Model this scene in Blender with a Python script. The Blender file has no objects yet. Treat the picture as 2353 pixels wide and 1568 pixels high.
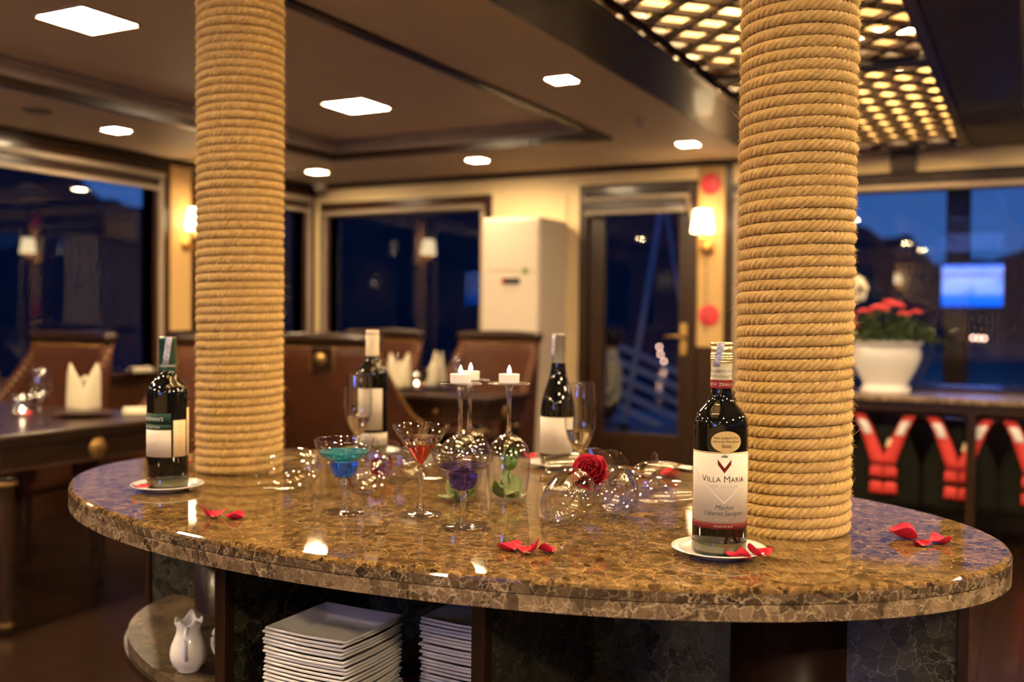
import bpy, bmesh, math, random
import numpy as np
from mathutils import Vector, Matrix
random.seed(7)
rng = np.random.default_rng(7)
R = math.radians
sc = bpy.context.scene
col = sc.collection

# ------------------------------------------------------------------ camera
CAM_Z = 1.2
def camera():
    yaw, pitch, roll = R(27.6), R(-1.47), R(0.55)
    f0 = Vector((-math.sin(yaw), math.cos(yaw), 0)); r0 = Vector((math.cos(yaw), math.sin(yaw), 0)); u0 = Vector((0, 0, 1))
    f = f0*math.cos(pitch)+u0*math.sin(pitch); u = u0*math.cos(pitch)-f0*math.sin(pitch)
    r = r0*math.cos(roll)+u*math.sin(roll); u2 = u*math.cos(roll)-r0*math.sin(roll)
    cd = bpy.data.cameras.new('camera'); co = bpy.data.objects.new('camera', cd); col.objects.link(co)
    m = Matrix((r, u2, -f)).transposed().to_4x4(); m.translation = Vector((0, 0, CAM_Z)); co.matrix_world = m
    cd.sensor_width = 36; cd.lens = 36*2288/2353; cd.clip_start = 0.02; cd.clip_end = 3000
    cd.dof.use_dof = True; cd.dof.focus_distance = 1.54; cd.dof.aperture_fstop = 2.5
    sc.camera = co
camera()

# ------------------------------------------------------------------ world, exposure
def world():
    w = bpy.data.worlds.new('dusk_sky'); sc.world = w; w.use_nodes = True
    nt = w.node_tree; nt.nodes.clear()
    out = nt.nodes.new('ShaderNodeOutputWorld'); bg = nt.nodes.new('ShaderNodeBackground')
    tc = nt.nodes.new('ShaderNodeTexCoord'); sx = nt.nodes.new('ShaderNodeSeparateXYZ'); rp = nt.nodes.new('ShaderNodeValToRGB')
    nt.links.new(tc.outputs['Generated'], sx.inputs[0]); nt.links.new(sx.outputs['Z'], rp.inputs[0])
    nt.links.new(rp.outputs[0], bg.inputs[0]); nt.links.new(bg.outputs[0], out.inputs[0])
    e = rp.color_ramp.elements
    e[0].position = 0.0; e[0].color = (0.045, 0.15, 0.50, 1)
    e[1].position = 0.6; e[1].color = (0.012, 0.05, 0.26, 1)
    bg.inputs[1].default_value = 0.85
world()
vs = sc.view_settings
vs.view_transform = 'Standard'; vs.look = 'None'; vs.gamma = 1.0; vs.use_curve_mapping = False
vs.exposure = 0.0
cy = sc.cycles
cy.max_bounces = 9; cy.diffuse_bounces = 3; cy.glossy_bounces = 4; cy.transmission_bounces = 9; cy.transparent_max_bounces = 12
cy.sample_clamp_indirect = 6.0; cy.blur_glossy = 0.5; cy.use_denoising = True
cy.use_adaptive_sampling = True; cy.adaptive_threshold = .08; cy.adaptive_min_samples = 16
cy.caustics_reflective = True; cy.caustics_refractive = True

LAMP = (1.0, 0.67, 0.32)      # warm lamp colour
L_BIG, L_SMALL, L_TUBE, L_SHADE = 370.0, 430.0, 230.0, 11.0

# ------------------------------------------------------------------ mesh helpers
def me_np(name, V, Fc, smooth=False):
    """V (n,3) array, Fc (m,k) int array -> mesh"""
    V = np.asarray(V, dtype=np.float32); Fc = np.asarray(Fc, dtype=np.int32)
    me = bpy.data.meshes.new(name); n, k = len(Fc), Fc.shape[1]
    me.vertices.add(len(V)); me.vertices.foreach_set('co', V.ravel())
    me.loops.add(n*k); me.loops.foreach_set('vertex_index', Fc.ravel())
    me.polygons.add(n); me.polygons.foreach_set('loop_start', np.arange(0, n*k, k, dtype=np.int32))
    if smooth: me.polygons.foreach_set('use_smooth', np.ones(n, dtype=bool))
    me.update(calc_edges=True); return me

class MB:
    def __init__(s): s.v = []; s.f = []
    def add(s, vs_, fs):
        b = len(s.v); s.v += [tuple(p) for p in vs_]; s.f += [tuple(b+i for i in q) for q in fs]; return s
    def box(s, x0, x1, y0, y1, z0, z1):
        return s.add([(x0,y0,z0),(x1,y0,z0),(x1,y1,z0),(x0,y1,z0),(x0,y0,z1),(x1,y0,z1),(x1,y1,z1),(x0,y1,z1)],
                     [(3,2,1,0),(4,5,6,7),(0,1,5,4),(1,2,6,5),(2,3,7,6),(3,0,4,7)])
    def bar(s, a, b, w, h, up=(0,0,1)):
        a, b = Vector(a), Vector(b); d = (b-a).normalized(); upv = Vector(up)
        if abs(d.dot(upv)) > .99: upv = Vector((1,0,0))
        sd = d.cross(upv).normalized(); u2 = sd.cross(d).normalized()
        P = []
        for q in (a, b):
            for i, j in ((-1,-1),(1,-1),(1,1),(-1,1)): P.append(q+sd*i*w/2+u2*j*h/2)
        return s.add(P, [(3,2,1,0),(4,5,6,7),(0,1,5,4),(1,2,6,5),(2,3,7,6),(3,0,4,7)])
    def tube(s, pts, rad, n=10, cap=True):
        pts = [Vector(p) for p in pts]; m = len(pts)
        rads = rad if isinstance(rad, (list, tuple)) else [rad]*m
        up = Vector((0,0,1)); V = []
        for i, p in enumerate(pts):
            d = (pts[min(i+1,m-1)]-pts[max(i-1,0)]).normalized()
            ref = up if abs(d.dot(up)) < .95 else Vector((1,0,0))
            a = d.cross(ref).normalized(); b = d.cross(a).normalized()
            for k in range(n):
                t = 2*math.pi*k/n; V.append(p+(a*math.cos(t)+b*math.sin(t))*rads[i])
        Fs = [(i*n+k, i*n+(k+1)%n, (i+1)*n+(k+1)%n, (i+1)*n+k) for i in range(m-1) for k in range(n)]
        if cap: Fs += [tuple(range(n-1,-1,-1)), tuple((m-1)*n+k for k in range(n))]
        return s.add(V, Fs)
    def lathe(s, prof, n=40, ox=0, oy=0, oz=0):
        V = []; idx = []
        for r, z in prof:
            if r < 1e-6: idx.append([len(V)]); V.append((ox, oy, oz+z))
            else:
                idx.append(list(range(len(V), len(V)+n)))
                V += [(ox+r*math.cos(2*math.pi*k/n), oy+r*math.sin(2*math.pi*k/n), oz+z) for k in range(n)]
        Fs = []
        for a, b in zip(idx[:-1], idx[1:]):
            for k in range(n):
                k2 = (k+1) % n
                if len(a) == 1 and len(b) == 1: continue
                if len(a) == 1: Fs.append((a[0], b[k2], b[k]))
                elif len(b) == 1: Fs.append((a[k], a[k2], b[0]))
                else: Fs.append((a[k], a[k2], b[k2], b[k]))
        return s.add(V, Fs)
    def prism(s, poly, z0, z1):
        n = len(poly); V = [(x,y,z0) for x,y in poly]+[(x,y,z1) for x,y in poly]
        return s.add(V, [tuple(range(n-1,-1,-1)), tuple(range(n,2*n))]+[(i,(i+1)%n,n+(i+1)%n,n+i) for i in range(n)])
    def grid(s, fn, nu, nv):
        V = [fn(i/nu, j/nv) for j in range(nv+1) for i in range(nu+1)]
        return s.add(V, [(j*(nu+1)+i, j*(nu+1)+i+1, (j+1)*(nu+1)+i+1, (j+1)*(nu+1)+i) for j in range(nv) for i in range(nu)])
    def slab(s, fa, fb, nu, nv):
        """closed shell between two grids fa (front) and fb (back)"""
        b = len(s.v); N = (nu+1)*(nv+1)
        s.v += [tuple(fa(i/nu, j/nv)) for j in range(nv+1) for i in range(nu+1)]
        s.v += [tuple(fb(i/nu, j/nv)) for j in range(nv+1) for i in range(nu+1)]
        g = lambda i, j, k=0: b+k*N+j*(nu+1)+i
        for j in range(nv):
            for i in range(nu):
                s.f.append((g(i,j),g(i+1,j),g(i+1,j+1),g(i,j+1))); s.f.append((g(i,j+1,1),g(i+1,j+1,1),g(i+1,j,1),g(i,j,1)))
        for i in range(nu):
            s.f.append((g(i,0,1),g(i+1,0,1),g(i+1,0),g(i,0))); s.f.append((g(i,nv),g(i+1,nv),g(i+1,nv,1),g(i,nv,1)))
        for j in range(nv):
            s.f.append((g(0,j),g(0,j+1),g(0,j+1,1),g(0,j,1))); s.f.append((g(nu,j,1),g(nu,j+1,1),g(nu,j+1),g(nu,j)))
        return s
    def ball(s, c, r, n=6, m=4, sz=1.0):
        return s.lathe([(r*math.sin(math.pi*i/m), -r*sz*math.cos(math.pi*i/m)) for i in range(m+1)], n, *c)
    def mesh(s, name='mesh', smooth=False, fix=True):
        me = bpy.data.meshes.new(name); me.from_pydata([tuple(p) for p in s.v], [], s.f)
        if fix:
            bm = bmesh.new(); bm.from_mesh(me); bmesh.ops.recalc_face_normals(bm, faces=bm.faces); bm.to_mesh(me); bm.free()
        if smooth: me.polygons.foreach_set('use_smooth', np.ones(len(me.polygons), dtype=bool))
        me.update(); return me
    def build(s, name, mat, parent=None, smooth=False, bevel=0, angle=None, fix=True):
        return link(name, s.mesh(name, smooth or angle is not None, fix), mat, parent, bevel, angle)

def link(name, me, mat, parent=None, bevel=0, angle=None):
    o = bpy.data.objects.new(name, me); col.objects.link(o)
    if mat is not None and len(me.materials) == 0: me.materials.append(mat)
    if parent is not None: o.parent = parent
    if bevel:
        b = o.modifiers.new('bevel', 'BEVEL'); b.width = bevel; b.segments = 2; b.limit_method = 'ANGLE'; b.angle_limit = R(40)
    if angle is not None:
        bm = bmesh.new(); bm.from_mesh(me)
        for e in bm.edges:
            if len(e.link_faces) == 2 and e.calc_face_angle(0) > R(angle): e.smooth = False
        bm.to_mesh(me); bm.free()
    return o
def tag(o, label, cat, group=None):
    o['label'] = label; o['category'] = cat
    if group: o['group'] = group
    return o
def thing(name, label, cat, loc=(0,0,0), rz=0, group=None):
    o = bpy.data.objects.new(name, None); o.empty_display_size = .05; col.objects.link(o)
    o.location = loc; o.rotation_euler = (0, 0, rz)
    return tag(o, label, cat, group)
def struct(o): o['kind'] = 'structure'; return o
def stuff(o): o['kind'] = 'stuff'; return o
def sempty(name, loc=(0,0,0)):
    o = bpy.data.objects.new(name, None); o.empty_display_size = .05; col.objects.link(o); o.location = loc; return struct(o)
def kids(o): return [c for c in bpy.data.objects if c.parent == o]
KID = {}
def copy_tree(o, label=None, parent=None):
    c = o.copy(); col.objects.link(c)
    if parent is not None: c.parent = parent
    if o not in KID: KID[o] = kids(o)
    for ch in KID[o]: copy_tree(ch, None, c)
    if label: c['label'] = label
    return c
def bez(a, b, c, d, n):
    return [tuple(a[k]*(1-t)**3+3*b[k]*t*(1-t)**2+3*c[k]*t*t*(1-t)+d[k]*t**3 for k in range(len(a))) for t in [i/n for i in range(n+1)]]

# ------------------------------------------------------------------ materials
def newmat(name):
    m = bpy.data.materials.new(name); m.use_nodes = True; nt = m.node_tree
    return m, nt, nt.nodes['Principled BSDF']
def N(nt, kind, **kw):
    n = nt.nodes.new(kind)
    for k, v in kw.items():
        if k in n.inputs: n.inputs[k].default_value = v
        else: setattr(n, k, v)
    return n
def setp(b, **kw):
    for k, v in kw.items(): b.inputs[k.replace('_', ' ')].default_value = v
def ramp(nt, stops):
    r = nt.nodes.new('ShaderNodeValToRGB'); e = r.color_ramp.elements
    while len(e) < len(stops): e.new(.5)
    for i, (p, c) in enumerate(stops): e[i].position = p; e[i].color = (*c, 1) if len(c) == 3 else c
    return r
def simple(name, c1, c2=None, rough=.5, metal=0, scale=12, bump=0, bscale=60, stretch=(1,1,1), coat=0, sheen=0, spec=None, detail=4):
    m, nt, b = newmat(name); c2 = c2 or tuple(x*.8 for x in c1)
    tc = N(nt, 'ShaderNodeTexCoord'); mp = N(nt, 'ShaderNodeMapping'); mp.inputs['Scale'].default_value = stretch
    nt.links.new(tc.outputs['Object'], mp.inputs[0])
    no = N(nt, 'ShaderNodeTexNoise', Scale=scale, Detail=detail, Roughness=.6); nt.links.new(mp.outputs[0], no.inputs['Vector'])
    rp = ramp(nt, [(.3, c2), (.7, c1)]); nt.links.new(no.outputs['Fac'], rp.inputs[0]); nt.links.new(rp.outputs[0], b.inputs['Base Color'])
    setp(b, Roughness=rough, Metallic=metal)
    if coat: setp(b, Coat_Weight=coat, Coat_Roughness=.08)
    if sheen: setp(b, Sheen_Weight=sheen)
    if spec is not None: setp(b, Specular_IOR_Level=spec)
    if bump:
        n2 = N(nt, 'ShaderNodeTexNoise', Scale=bscale, Detail=6, Roughness=.65); nt.links.new(mp.outputs[0], n2.inputs['Vector'])
        bp = N(nt, 'ShaderNodeBump', Strength=bump, Distance=.002); nt.links.new(n2.outputs['Fac'], bp.inputs['Height']); nt.links.new(bp.outputs[0], b.inputs['Normal'])
    return m
def wood(name, c1, c2, rough=.3, scale=6, stretch=(14,1,14), coat=.08):
    return simple(name, c1, c2, rough=rough, scale=scale, stretch=stretch, coat=coat, bump=.08, bscale=20, detail=6, spec=.3)
def marble(name, dark, mid, vein, cell, rough=.06, vein_w=.05, amount=.8, polish=False):
    """breccia: stone clasts of differing tone in a pale vein network that comes and goes"""
    m, nt, b = newmat(name)
    tc = N(nt, 'ShaderNodeTexCoord'); L = nt.links.new
    d = N(nt, 'ShaderNodeTexNoise', Scale=cell*.9, Detail=5, Roughness=.65); L(tc.outputs['Object'], d.inputs['Vector'])
    mx = N(nt, 'ShaderNodeVectorMath', operation='MULTIPLY_ADD'); mx.inputs[1].default_value = (1.5/cell,)*3
    L(d.outputs['Color'], mx.inputs[0]); L(tc.outputs['Object'], mx.inputs[2])
    patch = N(nt, 'ShaderNodeTexNoise', Scale=cell*.22, Detail=6, Roughness=.7, Distortion=.6); L(tc.outputs['Object'], patch.inputs['Vector'])
    fine = N(nt, 'ShaderNodeTexNoise', Scale=cell*2.2, Detail=6, Roughness=.75); L(mx.outputs[0], fine.inputs['Vector'])
    clast = N(nt, 'ShaderNodeTexVoronoi', Scale=cell); L(mx.outputs[0], clast.inputs['Vector'])
    sp = N(nt, 'ShaderNodeSeparateColor'); L(clast.outputs['Color'], sp.inputs[0])
    def math_(op, x, y):
        n_ = N(nt, 'ShaderNodeMath', operation=op)
        for k, q in enumerate((x, y)):
            if isinstance(q, (int, float)): n_.inputs[k].default_value = q
            else: L(q, n_.inputs[k])
        return n_.outputs[0]
    tone = math_('ADD', math_('MULTIPLY', sp.outputs[0], .45), math_('ADD', math_('MULTIPLY', patch.outputs['Fac'], .75), math_('MULTIPLY', fine.outputs['Fac'], .35)))
    base = ramp(nt, [(.50, dark), (.80, tuple((x+y)/2 for x, y in zip(dark, mid))), (1.0, mid)]); L(tone, base.inputs[0])
    cur = base.outputs[0]
    for sc_, w, k, off in ((cell, vein_w, 1.0, .42), (cell*2.6, vein_w*1.5, .75, .50), (cell*.38, vein_w*.4, .9, .36)):
        v = N(nt, 'ShaderNodeTexVoronoi', Scale=sc_, feature='DISTANCE_TO_EDGE'); L(mx.outputs[0], v.inputs['Vector'])
        rp = ramp(nt, [(0, (1,1,1)), (w*.35, (.55,.55,.55)), (w, (0,0,0))]); L(v.outputs['Distance'], rp.inputs[0])
        mk = N(nt, 'ShaderNodeTexNoise', Scale=sc_*.42, Detail=4, Roughness=.6); L(tc.outputs['Object'], mk.inputs['Vector'])
        mr = ramp(nt, [(off, (0,0,0)), (off+.22, (1,1,1))]); L(mk.outputs['Fac'], mr.inputs[0])
        f = math_('MULTIPLY', math_('MULTIPLY', rp.outputs[0], mr.outputs[0]), k*amount)
        mix = N(nt, 'ShaderNodeMixRGB'); L(f, mix.inputs[0]); L(cur, mix.inputs[1]); mix.inputs[2].default_value = (*vein, 1); cur = mix.outputs[0]
    L(cur, b.inputs['Base Color']); setp(b, Roughness=rough)
    if polish: setp(b, Coat_Weight=.35, Coat_Roughness=.02, Coat_IOR=1.5)
    return m
def emis(name, c, s):
    m, nt, b = newmat(name); setp(b, Base_Color=(*c, 1), Emission_Color=(*c, 1), Emission_Strength=s, Roughness=.4); return m
def glassm(name, c=(1,1,1), ior=1.45, rough=0, tw=1):
    m, nt, b = newmat(name); setp(b, Base_Color=(*c, 1), Transmission_Weight=tw, IOR=ior, Roughness=rough); return m
def pane(name, k=1.0, tint=(.93, .95, .96)):
    """thin clear glass: light passes straight through, Schlick reflection on each face"""
    m, nt, b = newmat(name); nt.nodes.remove(b); out = nt.nodes['Material Output']; L = nt.links.new
    tr = N(nt, 'ShaderNodeBsdfTransparent'); tr.inputs[0].default_value = (*tint, 1)
    gl = N(nt, 'ShaderNodeBsdfGlossy', Roughness=.0); lw = N(nt, 'ShaderNodeLayerWeight')
    pw = N(nt, 'ShaderNodeMath', operation='POWER'); pw.inputs[1].default_value = 5; L(lw.outputs['Facing'], pw.inputs[0])
    ma = N(nt, 'ShaderNodeMath', operation='MULTIPLY_ADD'); ma.inputs[1].default_value = .95*min(1, k); ma.inputs[2].default_value = .043*k; L(pw.outputs[0], ma.inputs[0])
    mix = N(nt, 'ShaderNodeMixShader'); L(ma.outputs[0], mix.inputs[0]); L(tr.outputs[0], mix.inputs[1]); L(gl.outputs[0], mix.inputs[2]); L(mix.outputs[0], out.inputs[0])
    return m

M = {}
M['rope'] = simple('jute_rope', (.70, .47, .17), (.50, .32, .105), rough=.9, scale=160, bump=1.0, bscale=900, sheen=.25, spec=.15)
def rope_mat():
    m, nt, b = newmat('jute_rope'); L = nt.links.new
    uv = N(nt, 'ShaderNodeUVMap'); mp = N(nt, 'ShaderNodeMapping'); mp.inputs['Scale'].default_value = (26, 130, 1); L(uv.outputs[0], mp.inputs[0])
    st = N(nt, 'ShaderNodeTexNoise', Scale=1.0, Detail=5, Roughness=.7); L(mp.outputs[0], st.inputs['Vector'])
    tc = N(nt, 'ShaderNodeTexCoord'); no = N(nt, 'ShaderNodeTexNoise', Scale=90, Detail=4); L(tc.outputs['Object'], no.inputs['Vector'])
    ad = N(nt, 'ShaderNodeMath', operation='MULTIPLY_ADD'); ad.inputs[1].default_value = .45; L(no.outputs['Fac'], ad.inputs[0]); L(st.outputs['Fac'], ad.inputs[2])
    rp = ramp(nt, [(.45, (.28, .16, .052)), (.68, (.51, .335, .118)), (.95, (.71, .50, .21))]); L(ad.outputs[0], rp.inputs[0]); L(rp.outputs[0], b.inputs['Base Color'])
    bp = N(nt, 'ShaderNodeBump', Strength=.9, Distance=.0012); L(st.outputs['Fac'], bp.inputs['Height']); L(bp.outputs[0], b.inputs['Normal'])
    setp(b, Roughness=.9, Specular_IOR_Level=.12, Sheen_Weight=.15); return m
M['rope'] = rope_mat()
M['fibre'] = simple('jute_fibre', (.78, .54, .22), (.62, .41, .15), rough=.9, scale=80, spec=.1)
M['marble'] = marble('brown_marble', (.020, .011, .004), (.19, .112, .042), (.52, .335, .13), 84, rough=.035, vein_w=.08, amount=.72)
M['marble_edge'] = marble('brown_marble_edge', (.045, .029, .017), (.24, .165, .098), (.58, .44, .28), 60, rough=.18, vein_w=.055, amount=1.0)
M['marble_rim'] = marble('brown_marble_rim', (.028, .018, .011), (.13, .088, .052), (.58, .44, .28), 60, rough=.16, vein_w=.055, amount=1.0)
M['marble_dark'] = marble('green_black_marble', (.012, .012, .008), (.055, .052, .036), (.26, .24, .18), 34, rough=.07, vein_w=.028, amount=.9)
M['marble_shelf'] = marble('shelf_marble', (.035, .024, .013), (.12, .082, .046), (.36, .27, .16), 30, rough=.30)
M['marble_shelf'].node_tree.nodes['Principled BSDF'].inputs['Specular IOR Level'].default_value = .2
M['wood'] = wood('dark_wood', (.030, .013, .006), (.013, .006, .003))
M['wood_v'] = wood('dark_wood_upright', (.036, .015, .006), (.015, .007, .003), stretch=(14, 14, 1))
M['wood_red'] = wood('red_brown_wood', (.050, .017, .007), (.024, .009, .004))
M['beam'] = wood('glossy_beam_wood', (.028, .016, .012), (.014, .009, .008), rough=.42, coat=.1)
M['floor'] = wood('floor_wood', (.016, .007, .004), (.008, .004, .0025), rough=.26, stretch=(14, 1, 14), coat=.1)
M['gold_wall'] = simple('gold_wall_paint', (.94, .74, .40), (.90, .70, .37), rough=.6, scale=30, bump=.06, bscale=300)
M['gold_panel'] = simple('gold_panel_cloth', (.50, .315, .12), (.46, .29, .105), rough=.6, scale=40, stretch=(6, 6, 1))
M['ceiling'] = simple('ceiling_paint', (.78, .61, .455), (.74, .575, .425), rough=.55, scale=5)
M['cove'] = simple('cove_paint', (.27, .205, .185), (.25, .19, .17), rough=.45, scale=5)
M['blind'] = simple('blind_cassette', (.30, .235, .17), (.27, .21, .15), rough=.45, scale=20)
M['leather'] = simple('brown_leather', (.070, .020, .006), (.042, .012, .004), rough=.55, spec=.22, scale=14, bump=.25, bscale=240)
M['brass'] = simple('brass', (.52, .33, .11), (.38, .23, .075), rough=.42, metal=1, scale=50)
M['chrome'] = simple('steel', (.7, .7, .7), (.6, .6, .6), rough=.2, metal=1, scale=50)
M['white'] = simple('white_porcelain', (.82, .79, .75), (.80, .77, .73), rough=.12, scale=8, coat=.4)
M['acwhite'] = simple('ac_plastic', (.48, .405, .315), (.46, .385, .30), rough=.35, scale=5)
M['cream'] = simple('cream_cloth', (.37, .32, .23), (.335, .29, .205), rough=.8, scale=40, bump=.2, bscale=400, sheen=.2)
M['paper'] = simple('label_paper', (.57, .52, .445), (.55, .50, .425), rough=.55, scale=60)
M['black'] = simple('black_plastic', (.02, .02, .02), (.015, .015, .015), rough=.4)
M['bottle'] = simple('dark_bottle_glass', (.006, .006, .005), (.004, .004, .004), rough=.02, scale=4)
M['bottle_base'] = simple('olive_base_reflection', (.080, .080, .036), (.060, .060, .028), rough=.05, scale=6, coat=1)  # saucer's reflection, tinted by the glass, painted as an olive band
M['gold_foil'] = simple('gold_foil', (.83, .64, .32), (.76, .57, .27), rough=.28, metal=.85, scale=60)
M['gold_paper'] = simple('gold_paper', (.62, .45, .19), (.56, .40, .16), rough=.4, metal=.15)
M['green_label'] = simple('green_label', (.014, .050, .034), (.011, .042, .028), rough=.6, spec=.15)
M['green_foil'] = simple('green_foil', (.016, .060, .042), (.012, .048, .034), rough=.3, coat=.4)
M['grey_foil'] = simple('grey_foil', (.30, .27, .23), (.26, .24, .20), rough=.35, metal=.4)
M['cream_foil'] = simple('cream_foil', (.76, .65, .48), (.72, .61, .44), rough=.4)
M['maroon'] = simple('maroon_ink', (.15, .014, .012), (.12, .011, .010), rough=.6, spec=.2)
M['redband'] = simple('red_band', (.25, .012, .018), (.21, .010, .015), rough=.4)
M['ink'] = simple('dark_ink', (.050, .042, .040), (.04, .034, .032), rough=.6)
M['ink_pale'] = simple('pale_ink', (.42, .36, .30), (.40, .34, .28), rough=.6)
M['emboss'] = simple('embossed_paper', (.70, .63, .54), (.68, .61, .52), rough=.4)
M['whiteink'] = simple('white_ink', (.78, .76, .72), rough=.6)
M['petal'] = simple('rose_petal', (.54, .010, .042), (.40, .006, .026), rough=.55, scale=60, spec=.25)
M['rose'] = simple('rose_red', (.40, .007, .028), (.25, .004, .016), rough=.65, scale=60, spec=.2)
M['petal_base'] = simple('petal_base', (.80, .52, .34), (.7, .4, .28), rough=.6)
M['leaf'] = simple('rose_leaf', (.085, .20, .030), (.045, .12, .018), rough=.45, scale=40)
M['leaf_pale'] = simple('rose_leaf_underside', (.27, .36, .15), (.21, .28, .11), rough=.55, scale=40)
M['foliage'] = simple('dark_foliage', (.050, .085, .016), (.020, .040, .008), rough=.6, scale=30)
M['flower_red'] = simple('red_flower', (.66, .055, .075), (.50, .03, .045), rough=.6)
M['flower_white'] = simple('white_flower', (.80, .76, .60), (.7, .66, .5), rough=.7)
M['jacket_red'] = simple('red_nylon', (.62, .040, .032), (.52, .03, .026), rough=.6)
M['jacket_black'] = simple('black_nylon', (.007, .007, .0045), (.005, .005, .003), rough=.85, spec=.15)
M['reflect'] = simple('reflective_tape', (.80, .78, .76), (.72, .70, .68), rough=.35)
M['label_cream'] = simple('cream_patch', (.75, .58, .34), (.7, .52, .3), rough=.6)
M['ornament'] = simple('red_paper', (.66, .035, .050), (.55, .025, .04), rough=.5)
M['skin'] = simple('skin', (.45, .26, .17), (.42, .24, .15), rough=.5)
M['hair'] = simple('dark_hair', (.012, .009, .008), (.008, .006, .005), rough=.5)
M['shirt'] = simple('pale_yellow_cloth', (.78, .64, .36), (.70, .57, .31), rough=.8)
M['trouser'] = simple('dark_trousers', (.03, .025, .025), (.02, .018, .018), rough=.8)
M['rail'] = simple('white_painted_steel', (.55, .60, .66), (.5, .55, .6), rough=.4)
M['deck'] = simple('outer_deck', (.16, .15, .15), (.12, .11, .11), rough=.35, scale=3)
M['hill'] = simple('hazy_hill_rock', (.050, .075, .085), (.030, .048, .056), rough=.95, scale=.03, spec=.1)  # rock colour with blue dusk haze mixed in
M['water'] = simple('bay_water', (.010, .030, .040), (.006, .020, .030), rough=.12, scale=.5, bump=.6, bscale=2)
M['lamp_big'] = emis('panel_light', (1.0, .73, .42), L_BIG)
M['lamp_small'] = emis('downlight', (1.0, .73, .42), L_SMALL)
M['tube'] = emis('light_tube', LAMP, L_TUBE)
M['shade'] = emis('lit_shade', (1.0, .76, .42), L_SHADE)
M['flame'] = emis('candle_flame', (1.0, .72, .40), 45)
M['wax'] = emis('glowing_wax', (1.0, .62, .40), .35)  # wax given a faint glow of its own for the flame's light
M['lightbox'] = simple('light_box_white', (.80, .66, .40), (.78, .64, .38), rough=.7)
M['box_top_glow'] = emis('light_box_top_glow', (1.0, .66, .30), 1.1)  # light-box top made to glow so every lattice cell looks lit
M['boatlight'] = emis('far_lamp', (1.0, .58, .42), 14)
M['glass'] = glassm('clear_glass')
M['pane'] = pane('window_glass', 1.25)
M['bowlglass'] = pane('thin_glass', 2.2, (.985, .985, .98))
M['blue_drink'] = glassm('blue_drink', (.002, .19, .95), 1.34, tw=.75)
M['teal_drink'] = glassm('teal_drink', (.01, .66, .95), 1.34, tw=.8)
M['red_drink'] = glassm('red_drink', (.95, .10, .12), 1.34, tw=.92)
M['purple_drink'] = glassm('purple_drink', (.075, .035, .36), 1.34, tw=.88)
M['gold_wine'] = glassm('gold_wine', (.97, .88, .62), 1.34)
M['pale_drink'] = glassm('pale_drink', (.98, .82, .74), 1.34)
def screen_mat():
    m, nt, b = newmat('tv_screen')
    tc = N(nt, 'ShaderNodeTexCoord'); sx = N(nt, 'ShaderNodeSeparateXYZ'); nt.links.new(tc.outputs['Object'], sx.inputs[0])
    no = N(nt, 'ShaderNodeTexNoise', Scale=5); nt.links.new(tc.outputs['Object'], no.inputs['Vector'])
    rp = ramp(nt, [(.0, (.005,.10,.85)), (.22, (.01,.13,.9)), (.36, (.20,.32,1)), (.70, (.28,.38,1)), (.75, (.004,.02,.12)), (.80, (.30,.38,1)), (1, (.04,.16,.95))])
    ma = N(nt, 'ShaderNodeMapRange'); ma.inputs[1].default_value = -.31; ma.inputs[2].default_value = .31
    nt.links.new(sx.outputs['Z'], ma.inputs[0]); nt.links.new(ma.outputs[0], rp.inputs[0])
    mix = N(nt, 'ShaderNodeMixRGB'); r2 = ramp(nt, [(.52, (0,0,0)), (.7, (.5,.5,.5))]); nt.links.new(no.outputs['Fac'], r2.inputs[0])
    nt.links.new(r2.outputs[0], mix.inputs[0]); nt.links.new(rp.outputs[0], mix.inputs[1]); mix.inputs[2].default_value = (.01,.10,.6,1)
    nt.links.new(mix.outputs[0], b.inputs['Emission Color']); setp(b, Emission_Strength=20.0, Base_Color=(.02,.02,.02,1), Roughness=.15)
    return m
M['screen'] = screen_mat()
def stamp_mat():
    m, nt, b = newmat('tax_stamp'); tc = N(nt, 'ShaderNodeTexCoord')
    v = N(nt, 'ShaderNodeTexVoronoi', Scale=620); nt.links.new(tc.outputs['Object'], v.inputs['Vector'])
    rp = ramp(nt, [(0, (.62,.60,.70)), (.3, (.16,.13,.38)), (.55, (.25,.42,.60)), (.75, (.60,.58,.66)), (1, (.45,.2,.3))]); sx = N(nt, 'ShaderNodeSeparateColor')
    nt.links.new(v.outputs['Color'], sx.inputs[0]); nt.links.new(sx.outputs[0], rp.inputs[0]); nt.links.new(rp.outputs[0], b.inputs['Base Color']); setp(b, Roughness=.4)
    return m
M['stamp'] = stamp_mat()
def foil_scene_mat():
    m, nt, b = newmat('foil_landscape'); tc = N(nt, 'ShaderNodeTexCoord'); sx = N(nt, 'ShaderNodeSeparateXYZ'); nt.links.new(tc.outputs['Object'], sx.inputs[0])
    no = N(nt, 'ShaderNodeTexNoise', Scale=140, Detail=5); nt.links.new(tc.outputs['Object'], no.inputs['Vector'])
    ad = N(nt, 'ShaderNodeMath', operation='MULTIPLY_ADD'); ad.inputs[1].default_value = .010; nt.links.new(no.outputs['Fac'], ad.inputs[0]); nt.links.new(sx.outputs['Z'], ad.inputs[2])
    ma = N(nt, 'ShaderNodeMapRange'); ma.inputs[1].default_value = .258; ma.inputs[2].default_value = .290; nt.links.new(ad.outputs[0], ma.inputs[0])
    rp = ramp(nt, [(0, (.34,.30,.20)), (.22, (.14,.13,.10)), (.30, (.30,.28,.22)), (.42, (.12,.11,.09)), (.50, (.42,.37,.27)), (1, (.62,.52,.33))]); nt.links.new(ma.outputs[0], rp.inputs[0]); nt.links.new(rp.outputs[0], b.inputs['Base Color'])
    setp(b, Roughness=.38); return m
M['foil_scene'] = foil_scene_mat()

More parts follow.
